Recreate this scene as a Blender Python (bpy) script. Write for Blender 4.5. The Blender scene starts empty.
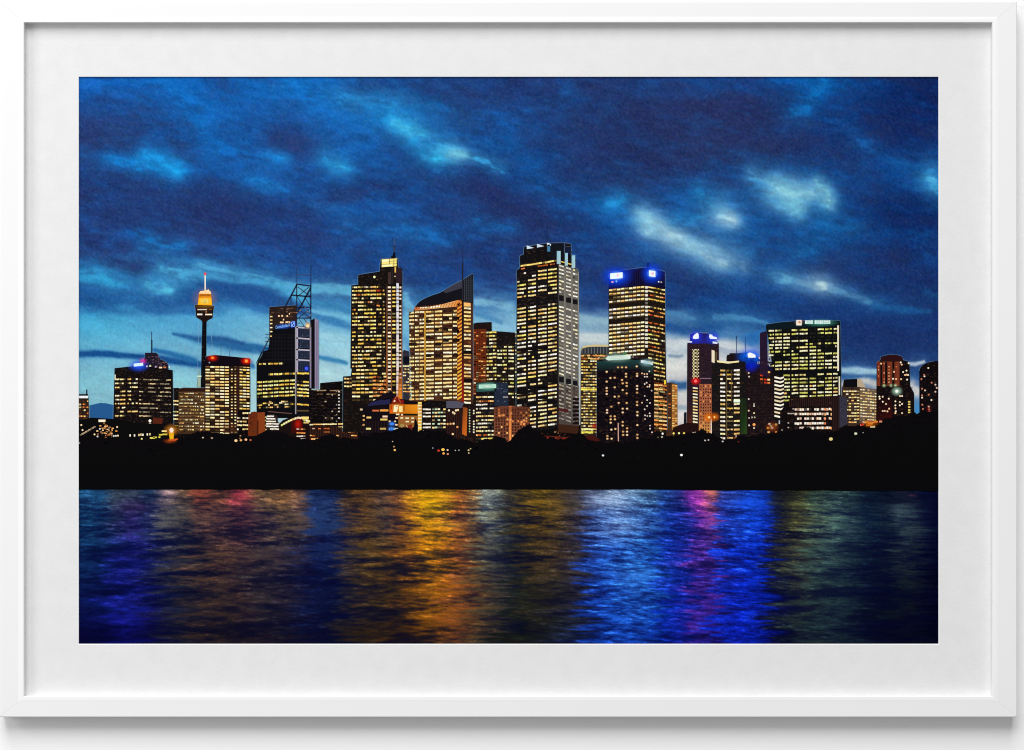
import bpy, math, random
import numpy as np

random.seed(11)
S = bpy.context.scene
C = S.collection

# ------------------------------------------------------------------ sizes
# One millimetre of frame front is one pixel of the photograph.
FRONT = 0.024            # frame front stands this far off the wall
CAMD = 2.8444            # camera distance from the frame front (100 mm lens)
PAPER = 0.0125           # height of the print's paper above the wall
KP = (CAMD + FRONT - PAPER) / CAMD
PX0, PX1, PY0, PY1 = 79.0, 938.2, 77.0, 643.6   # the printed picture
E_PRINT = 1.04           # how bright a white sheet renders at the print


def wpos(px, py, k=1.0):
    return (px - 512.0) / 1000.0 * k, (375.0 - py) / 1000.0 * k


def lin(c):
    out = []
    for v in c[:3]:
        v = max(0.0, v) / 255.0
        out.append(v / 12.92 if v <= 0.04045 else ((v + 0.055) / 1.055) ** 2.4)
    return out


def lin_np(a):
    a = np.clip(a, 0, 255) / 255.0
    return np.where(a <= 0.04045, a / 12.92, ((a + 0.055) / 1.055) ** 2.4)


# ------------------------------------------------------------------ materials
def new_mat(name):
    m = bpy.data.materials.new(name)
    m.use_nodes = True
    return m, m.node_tree.nodes, m.node_tree.links


def plain(name, col, rough=0.6, spec=0.3, noise=0.0, nscale=40.0, bump=0.0, bscale=300.0):
    m, n, l = new_mat(name)
    b = n['Principled BSDF']
    b.inputs['Roughness'].default_value = rough
    b.inputs['Specular IOR Level'].default_value = spec
    tc = n.new('ShaderNodeTexCoord')
    nz = n.new('ShaderNodeTexNoise')
    nz.inputs['Scale'].default_value = nscale
    nz.inputs['Detail'].default_value = 5
    l.new(tc.outputs['Object'], nz.inputs['Vector'])
    mx = n.new('ShaderNodeMix'); mx.data_type = 'RGBA'
    mx.inputs['A'].default_value = [c * (1 - noise) for c in col] + [1]
    mx.inputs['B'].default_value = [min(1, c * (1 + noise)) for c in col] + [1]
    l.new(nz.outputs['Fac'], mx.inputs['Factor'])
    l.new(mx.outputs['Result'], b.inputs['Base Color'])
    if bump:
        nb = n.new('ShaderNodeTexNoise')
        nb.inputs['Scale'].default_value = bscale
        nb.inputs['Detail'].default_value = 3
        l.new(tc.outputs['Object'], nb.inputs['Vector'])
        bp = n.new('ShaderNodeBump')
        bp.inputs['Strength'].default_value = bump
        bp.inputs['Distance'].default_value = 0.0006
        l.new(nb.outputs['Fac'], bp.inputs['Height'])
        l.new(bp.outputs['Normal'], b.inputs['Normal'])
    return m


M_WALL = plain('wall_paint', (0.95, 0.95, 0.95), 0.9, 0.1, 0.01, 6, 0.12, 180)
M_FRAME = plain('white_lacquer', (0.845, 0.845, 0.845), 0.45, 0.35, 0.012, 25, 0.02, 500)
M_LIP = plain('lip_highlight_lacquer', (0.90, 0.90, 0.90), 0.4, 0.4, 0.008, 25)  # paler than the rails: the inner edge's highlight is put into this colour
M_MAT = plain('mat_board_paper', (0.755, 0.755, 0.755), 0.95, 0.05, 0.05, 60, 0.25, 420)
M_CORE = plain('mat_board_core', (0.84, 0.84, 0.84), 0.9, 0.05, 0.01, 60)
M_PAPER = plain('print_paper', (0.86, 0.86, 0.86), 0.9, 0.05, 0.01, 60)


def ink(name, alpha):
    """Printed ink: the colour comes from the mesh, a fine grain from the paper."""
    m, n, l = new_mat(name)
    n.remove(n['Principled BSDF'])
    out = n['Material Output']
    at = n.new('ShaderNodeAttribute'); at.attribute_name = 'ink'
    tc = n.new('ShaderNodeTexCoord')
    nz = n.new('ShaderNodeTexNoise')
    nz.inputs['Scale'].default_value = 900.0
    nz.inputs['Detail'].default_value = 2
    l.new(tc.outputs['Object'], nz.inputs['Vector'])
    mr = n.new('ShaderNodeMapRange')
    mr.inputs['From Min'].default_value = 0.25
    mr.inputs['From Max'].default_value = 0.75
    mr.inputs['To Min'].default_value = 0.955
    mr.inputs['To Max'].default_value = 1.045
    l.new(nz.outputs['Fac'], mr.inputs['Value'])
    vm = n.new('ShaderNodeVectorMath'); vm.operation = 'SCALE'
    l.new(at.outputs['Color'], vm.inputs[0])
    l.new(mr.outputs['Result'], vm.inputs['Scale'])
    d = n.new('ShaderNodeBsdfDiffuse')
    l.new(vm.outputs['Vector'], d.inputs['Color'])
    if alpha:
        t = n.new('ShaderNodeBsdfTransparent')
        mx = n.new('ShaderNodeMixShader')
        l.new(at.outputs['Alpha'], mx.inputs['Fac'])
        l.new(t.outputs['BSDF'], mx.inputs[1])
        l.new(d.outputs['BSDF'], mx.inputs[2])
        l.new(mx.outputs['Shader'], out.inputs['Surface'])
    else:
        l.new(d.outputs['BSDF'], out.inputs['Surface'])
    return m


M_INK = ink('printed_ink', False)
M_INKA = ink('printed_ink_glow', True)

# ------------------------------------------------------------------ objects
def link(name, me, mat=None, parent=None, label=None):
    o = bpy.data.objects.new(name, me)
    C.objects.link(o)
    if mat:
        me.materials.append(mat)
    if parent:
        o.parent = parent
    if label:
        o['label'] = label
    return o


def mesh(name, verts, faces):
    me = bpy.data.meshes.new(name)
    me.from_pydata(verts, [], faces)
    me.update()
    return me


# wall: a thick slab behind everything
def box_mesh(name, x0, x1, y0, y1, z0, z1):
    v = [(x, y, z) for x in (x0, x1) for y in (y0, y1) for z in (z0, z1)]
    f = [(0, 1, 3, 2), (4, 6, 7, 5), (0, 4, 5, 1), (2, 3, 7, 6), (0, 2, 6, 4), (1, 5, 7, 3)]
    return mesh(name, v, f)


wall = link('wall', box_mesh('wall', -4, 4, 0.0, 0.1, -2.5, 2.5), M_WALL)
wall['kind'] = 'structure'

# ------------------------------------------------------------------ framed picture
pic = bpy.data.objects.new('framed_picture', None)
C.objects.link(pic)
pic['label'] = 'white framed print of a city skyline at dusk over dark water'
pic['category'] = 'framed picture'

# frame rails: mitred profile swept along each side
OX0, OX1, OY0, OY1 = -0.6, 1017.0, 1.2, 717.2      # outer outline
IX0, IX1, IY0, IY1 = 24.0, 992.4, 22.4, 696.4     # inner opening
# profile: (t across the rail 0 inner .. 1 outer as mm offsets, height above wall)
PROFILE = [('i', 0.0, 0.0055), ('i', 0.0, FRONT - 0.0006), ('i', 0.25, FRONT - 0.0001), ('i', 0.6, FRONT),
           ('o', 1.1, FRONT), ('o', 0.5, FRONT - 0.0002), ('o', 0.1, FRONT - 0.0007),
           ('o', 0.0, FRONT - 0.0014), ('o', 0.0, 0.0015), ('i', -9.0, 0.0015), ('i', -9.0, 0.0055)]


def corner(ix, iy, prof):
    """Profile points at one mitre; ix,iy = -1/+1 pick the corner."""
    pts = []
    for side, d, h in prof:
        if side == 'i':
            x = (IX0 - d) if ix < 0 else (IX1 + d)
            y = (IY0 - d) if iy < 0 else (IY1 + d)
        else:
            x = (OX0 + d) if ix < 0 else (OX1 - d)
            y = (OY0 + d) if iy < 0 else (OY1 - d)
        X, Z = wpos(x, y)
        pts.append((X, -h, Z))
    return pts


def rail(a, b, name, prof, mtl, parent, gap):
    A, B = corner(*a, prof), corner(*b, prof)
    # a hair of daylight at the mitres
    dx = [(B[i][0] - A[i][0], B[i][2] - A[i][2]) for i in range(len(A))]
    vs = []
    for P, s in ((A, 1), (B, -1)):
        for i, p in enumerate(P):
            L = math.hypot(*dx[i])
            vs.append((p[0] + s * gap * dx[i][0] / L, p[1], p[2] + s * gap * dx[i][1] / L))
    n = len(A)
    fs = [(i, (i + 1) % n, n + (i + 1) % n, n + i) for i in range(n)]
    fs += [tuple(range(n))[::-1], tuple(range(n, 2 * n))]
    me = mesh(name, vs, fs)
    me.shade_flat()
    return link(name, me, mtl, parent)


LIP = [('i', 0.05, FRONT - 0.0030), ('i', 0.0, FRONT - 0.0004), ('i', 0.5, FRONT + 0.0002), ('i', 3.4, FRONT + 0.00022), ('i', 5.6, FRONT + 0.00002), ('i', 5.6, FRONT - 0.0030)]
TL, TR, BR, BL = (-1, -1), (1, -1), (1, 1), (-1, 1)
for a_, b_ in ((TL, TR), (TR, BR), (BR, BL), (BL, TL)):
    rl = rail(a_, b_, 'frame_rail', PROFILE, M_FRAME, pic, 0.00005)
    rail(a_, b_, 'inner_lip', LIP, M_LIP, rl, 0.0)

# mat board: thick sheet with a bevelled window
MATF = PAPER + 0.0019
KM = (CAMD + FRONT - MATF) / CAMD


def ring(x0, x1, y0, y1, h, k):
    return [(*wpos(x, y, k)[:1], -h, wpos(x, y, k)[1]) for x, y in ((x0, y0), (x1, y0), (x1, y1), (x0, y1))]


w = 1.3
vo = ring(16.5, 999.5, 15, 704, MATF, 1.0)
vi = ring(PX0 - w, PX1 + w, PY0 - w, PY1 + w, MATF, KM)
vb = ring(16.5, 999.5, 15, 704, PAPER + 0.0002, 1.0)
vb2 = ring(PX0 - w, PX1 + w, PY0 - w, PY1 + w, PAPER + 0.0002, KM)
vv = vo + vi + vb + vb2
ff = []
for i in range(4):
    j = (i + 1) % 4
    ff += [(i, j, 4 + j, 4 + i), (8 + j, 8 + i, 12 + i, 12 + j), (j, i, 8 + i, 8 + j)]
mat = link('mat_board', mesh('mat_board', vv, ff), M_MAT, pic)
v2 = vi + ring(PX0 - .1, PX1 + .1, PY0 - .1, PY1 + .1, PAPER + 0.0016, KP)
v2 += ring(PX0 - .1, PX1 + .1, PY0 - .1, PY1 + .1, PAPER + 0.0003, KP)
f2 = []
for i in range(4):
    j = (i + 1) % 4
    f2 += [(i, j, 4 + j, 4 + i), (4 + i, 4 + j, 8 + j, 8 + i)]
link('bevelled_edge', mesh('bevelled_edge', v2, f2), M_CORE, mat)
link('backing_board', box_mesh('backing_board', *(wpos(16, 0)[0], wpos(1000, 0)[0]), -0.0085, -0.0060,
                               wpos(0, 704)[1], wpos(0, 15)[1]), M_PAPER, pic)
prt = link('photo_print', box_mesh('photo_print', wpos(40, 0)[0], wpos(976, 0)[0], -(PAPER - 0.00005), -0.0088,
                                   wpos(0, 682)[1], wpos(0, 40)[1]), M_PAPER, pic)

# ------------------------------------------------------------------ ink helpers
STEP = 0.00005


def ink_z(rank, layer=0):
    return PAPER + 0.00004 + rank * STEP + layer * 0.000011


class Ink:
    """Collects the flat printed shapes of one depicted thing into one mesh."""

    def __init__(self, rank):
        self.rank = rank
        self.P = []        # (pts, [rgba per corner], layer)

    def poly(self, pts, col, layer=0, a=1.0):
        c = [v / E_PRINT for v in lin(col)] + [a]
        self.P.append((pts, [c] * len(pts), layer))
        return self

    def grad(self, pts, cols, layer=0):
        self.P.append((pts, [[v / E_PRINT for v in lin(c)] + [c[3] if len(c) > 3 else 1.0] for c in cols], layer))
        return self

    def rect(self, x0, y0, x1, y1, col, layer=1, a=1.0, tilt=0.0):
        return self.poly([(x0, y0), (x1, y0 + tilt), (x1, y1 + tilt), (x0, y1)], col, layer, a)

    def line(self, x0, y0, x1, y1, wd, col, layer=1, a=1.0):
        L = math.hypot(x1 - x0, y1 - y0) or 1
        nx, ny = -(y1 - y0) / L * wd / 2, (x1 - x0) / L * wd / 2
        return self.poly([(x0 + nx, y0 + ny), (x1 + nx, y1 + ny), (x1 - nx, y1 - ny), (x0 - nx, y0 - ny)], col, layer, a)

    def dot(self, x, y, r, col, layer=2, ry=None, n=8):
        ry = ry or r
        return self.poly([(x + r * math.cos(6.2832 * k / n), y + ry * math.sin(6.2832 * k / n)) for k in range(n)], col, layer)

    def glow(self, x, y, rx, ry, col, a, layer=4, n=9):
        c = [v / E_PRINT for v in lin(col)]
        x0c, x1c, y0c, y1c = PX0, PX1, PY0, PY1
        for i in range(-n, n):
            for j in range(-n, n):
                pts, cs = [], []
                for di, dj in ((0, 0), (1, 0), (1, 1), (0, 1)):
                    u, v = (i + di) / n, (j + dj) / n
                    r2 = u * u + v * v
                    al = a * max(0.0, (math.exp(-r2 * 2.9) - 0.055)) / 0.945 if r2 < 1 else 0.0
                    pts.append((min(max(x + u * rx, x0c), x1c), min(max(y + v * ry, y0c), y1c)))
                    cs.append(c + [al])
                if max(q[3] for q in cs) > 0.002:
                    self.P.append((pts, cs, layer))
        return self

    def text(self, s, x0, x1, y0, y1, col, tilt=0.0, layer=3):
        cu = bpy.data.curves.new('t', 'FONT')
        cu.body = s
        o = bpy.data.objects.new('t', cu)
        C.objects.link(o)
        dg = bpy.context.evaluated_depsgraph_get()
        me = o.evaluated_get(dg).to_mesh()
        vs = [v.co.copy() for v in me.vertices]
        ax, bx = min(v.x for v in vs), max(v.x for v in vs)
        ay, by = min(v.y for v in vs), max(v.y for v in vs)
        for p in me.polygons:
            pts = []
            for i in p.vertices:
                u, v = (vs[i].x - ax) / (bx - ax), (vs[i].y - ay) / (by - ay)
                pts.append((x0 + u * (x1 - x0), y1 + (y0 - y1) * v + tilt * u))
            self.poly(pts, col, layer)
        o.evaluated_get(dg).to_mesh_clear()
        bpy.data.objects.remove(o)
        bpy.data.curves.remove(cu)
        return self

    def rows(self, xl, xr, tilt, ys, h, bays, sub, p, pal, dark=None, dim=0.25, runs=0.72, layer=1, gap=0.16, fringe=True):
        """Rows of windows. ys: y at xl; tilt: change of y from xl to xr; bays: [(x0,x1)]."""
        for y in ys:
            pr = p(y) if callable(p) else p
            for (x0, x1) in bays:
                k = max(1, sub)
                wd = (x1 - x0) / k
                on = random.random() < pr
                base = random.choice(pal)
                for q in range(k):
                    if random.random() > runs:
                        on = random.random() < pr
                        base = random.choice(pal)
                    a = x0 + q * wd + (gap / 2 if k > 1 else 0)
                    b = x0 + (q + 1) * wd - (gap / 2 if k > 1 else 0)
                    ya = y + tilt * (a - xl) / (xr - xl)
                    yb = y + tilt * (b - xl) / (xr - xl)
                    hh = h * random.uniform(0.68, 0.84)
                    if on:
                        f = random.uniform(0.9, 1.12) if random.random() > dim * 0.8 else random.uniform(0.35, 0.7)
                        col = [min(255, c * f) for c in base]
                        j = random.uniform(-0.15, 0.15)
                    else:
                        if not dark or random.random() < 0.35:
                            continue
                        f = random.uniform(0.6, 1.5)
                        col = [min(255, c * f) for c in dark]
                        j = 0
                    if on and fringe:
                        fc = [v * k_ for v, k_ in zip(col, (.50, .36, .17))]
                        self.poly([(a - .15, ya + j - .28), (b + .15, yb + j - .28), (b + .15, yb + hh + j + .34), (a - .15, ya + hh + j + .34)], fc, layer - .5, .75)
                    self.poly([(a, ya + j), (b, yb + j), (b, yb + hh + j), (a, ya + hh + j)], col, layer)
        return self

    def outline(self, pts, wd=0.9, col=(150, 200, 225), a=0.16):
        """The pale sharpening rim printed round dark shapes."""
        n = len(pts)
        for i in range(n):
            x0, y0 = pts[i]; x1, y1 = pts[(i + 1) % n]
            L = math.hypot(x1 - x0, y1 - y0)
            if L < 0.5 or (y0 > 396 and y1 > 396):
                continue
            self.line(x0, y0, x1, y1, wd * 2, col, -2, a)
        return self

    def specks(self, dens=0.16):
        pts = self.P[0][0]
        x0, x1 = min(p[0] for p in pts), max(p[0] for p in pts)
        y0, y1 = min(p[1] for p in pts), max(p[1] for p in pts)
        rs = random.Random(int(x0 * 7 + y0))
        base = [(46, 34, 28), (58, 42, 30), (30, 28, 38), (72, 48, 32), (40, 40, 48), (26, 20, 22), (88, 62, 42)]
        for _ in range(int((x1 - x0) * (y1 - y0) * dens)):
            x, y = rs.uniform(x0, x1), rs.uniform(y0, y1)
            ins = False
            for k in range(len(pts)):
                (xa, ya), (xb, yb) = pts[k], pts[k - 1]
                if (ya > y) != (yb > y) and x < (xb - xa) * (y - ya) / (yb - ya) + xa:
                    ins = not ins
            if ins and x < x1 - 3:
                self.rect(x, y, x + rs.uniform(.6, 2.4), y + rs.uniform(.5, 1.0), rs.choice(base), .3, rs.uniform(.25, .8))
        return self

    def build(self, name, label=None):
        if self.rank >= 4 and self.rank < 13 and 'tower' in name or 'block' in name:
            self.specks()
        vs, fs, cs = [], [], []
        alpha = False
        for pts, cols, layer in self.P:
            b = len(vs)
            h = ink_z(self.rank, layer)
            for (x, y) in pts:
                X, Z = wpos(min(max(x, PX0), PX1), min(max(y, PY0), PY1), KP)
                vs.append((X, -h, Z))
            # wind every face towards the camera
            ar = sum(pts[i][0] * pts[(i + 1) % len(pts)][1] - pts[(i + 1) % len(pts)][0] * pts[i][1] for i in range(len(pts)))
            idx = list(range(b, b + len(pts)))
            cl = list(cols)
            if ar > 0:
                idx.reverse(); cl.reverse()
            fs.append(idx)
            for c in cl:
                cs += c
                if c[3] < 1:
                    alpha = True
        me = bpy.data.meshes.new(name)
        me.from_pydata(vs, [], fs)
        at = me.color_attributes.new('ink', 'FLOAT_COLOR', 'CORNER')
        at.data.foreach_set('color', np.array(cs, np.float32))
        me.update()
        return link(name, me, M_INKA if alpha else M_INK, prt, label)


def grid_ink(name, x0, x1, y0, y1, step, fn, rank, label):
    nx, ny = int(round((x1 - x0) / step)) + 1, int(round((y1 - y0) / step)) + 1
    xs, ys = np.linspace(x0, x1, nx), np.linspace(y0, y1, ny)
    X, Y = np.meshgrid(xs, ys)
    col = lin_np(fn(X, Y)) / E_PRINT
    co = np.stack([(X - 512) / 1000 * KP, np.full_like(X, -ink_z(rank)), (375 - Y) / 1000 * KP], -1).reshape(-1, 3)
    i = (np.arange(ny - 1)[:, None] * nx + np.arange(nx - 1)[None, :]).ravel()
    q = np.stack([i, i + nx, i + nx + 1, i + 1], 1).astype(np.int32)
    me = bpy.data.meshes.new(name)
    me.vertices.add(len(co)); me.vertices.foreach_set('co', co.astype(np.float32).ravel())
    me.loops.add(q.size); me.loops.foreach_set('vertex_index', q.ravel())
    me.polygons.add(len(q)); me.polygons.foreach_set('loop_start', np.arange(0, q.size, 4, dtype=np.int32))
    me.update(calc_edges=True)
    at = me.color_attributes.new('ink', 'FLOAT_COLOR', 'POINT')
    rgba = np.concatenate([col.reshape(-1, 3), np.ones((len(co), 1))], 1).astype(np.float32)
    at.data.foreach_set('color', rgba.ravel())
    return link(name, me, M_INK, prt, label)


# ------------------------------------------------------------------ noise
RNG = np.random.default_rng(5)


def vnoise(u, v, seed):
    r = np.random.default_rng(seed).random((256, 256))
    iu, iv = np.floor(u).astype(int), np.floor(v).astype(int)
    fu, fv = u - iu, v - iv
    fu, fv = fu * fu * fu * (fu * (fu * 6 - 15) + 10), fv * fv * fv * (fv * (fv * 6 - 15) + 10)
    a, b = r[iv % 256, iu % 256], r[iv % 256, (iu + 1) % 256]
    c, d = r[(iv + 1) % 256, iu % 256], r[(iv + 1) % 256, (iu + 1) % 256]
    return ((a * (1 - fu) + b * fu) * (1 - fv) + (c * (1 - fu) + d * fu) * fv) * 2 - 1


def fbm(u, v, seed, octv=5, gain=0.5):
    s, a, t = 0, 1.0, 0
    for o in range(octv):
        ca, sa = math.cos(0.5 * o), math.sin(0.5 * o)
        s = s + a * vnoise(u * 2 ** o * 1.0 + 17.3 * o, v * 2 ** o + 9.1 * o, seed + o)
        t += a
        a *= gain
    return s / t


def ctrl(X, Y, xs, ys, tab):
    tab = np.array(tab, float)
    xs, ys = np.array(xs, float), np.array(ys, float)
    ix = np.clip(np.searchsorted(xs, X) - 1, 0, len(xs) - 2)
    iy = np.clip(np.searchsorted(ys, Y) - 1, 0, len(ys) - 2)
    fx = np.clip((X - xs[ix]) / (xs[ix + 1] - xs[ix]), 0, 1)[..., None]
    fy = np.clip((Y - ys[iy]) / (ys[iy + 1] - ys[iy]), 0, 1)[..., None]
    fx, fy = fx * fx * (3 - 2 * fx), fy * fy * (3 - 2 * fy)
    return ((tab[iy, ix] * (1 - fx) + tab[iy, ix + 1] * fx) * (1 - fy)
            + (tab[iy + 1, ix] * (1 - fx) + tab[iy + 1, ix + 1] * fx) * fy)


#SKY
SKX = [79, 186, 294, 401, 509, 616, 723, 831, 938]
SKY_ = [77, 110, 145, 180, 215, 250, 280, 302, 321, 365, 400, 440]
SKT = [
 [(18,95,185),(18,95,185),(20,110,195),(28,80,155),(34,68,135),(33,66,130),(22,80,160),(14,90,175),(8,45,115)],
 [(32,80,155),(20,100,185),(28,85,160),(30,110,180),(32,75,145),(32,64,125),(40,60,118),(18,70,145),(12,48,118)],
 [(40,72,135),(28,86,160),(34,78,150),(28,85,160),(26,85,160),(34,66,128),(38,62,118),(24,62,130),(16,55,125)],
 [(30,75,145),(30,78,150),(28,84,160),(30,72,140),(28,70,138),(33,68,130),(30,72,142),(20,80,155),(18,72,150)],
 [(34,68,135),(36,66,130),(30,76,150),(28,80,155),(36,66,130),(24,84,160),(24,84,160),(20,70,145),(10,50,120)],
 [(38,70,136),(36,80,150),(36,70,138),(30,80,152),(34,70,138),(30,72,144),(28,88,160),(26,72,142),(20,58,125)],
 [(36,95,160),(45,115,175),(34,78,148),(32,72,140),(34,72,140),(32,68,136),(26,76,148),(26,66,136),(20,60,130)],
 [(32,98,165),(45,118,178),(60,130,185),(50,110,170),(50,105,165),(34,72,140),(26,74,146),(24,66,136),(26,70,138)],
 [(68,162,202),(82,164,204),(110,180,210),(115,180,212),(124,180,210),(110,150,184),(46,100,158),(26,66,136),(26,62,130)],
 [(98,176,206),(108,180,208),(145,202,220),(150,205,225),(150,195,215),(198,212,216),(196,208,215),(40,85,150),(32,70,134)],
 [(108,178,203),(120,185,205),(158,208,222),(160,210,225),(160,200,215),(200,210,215),(205,212,216),(150,175,195),(70,120,175)],
 [(108,178,203),(120,185,205),(158,208,222),(160,210,225),(160,200,215),(200,210,215),(190,195,200),(150,175,195),(60,110,170)],
]
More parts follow.
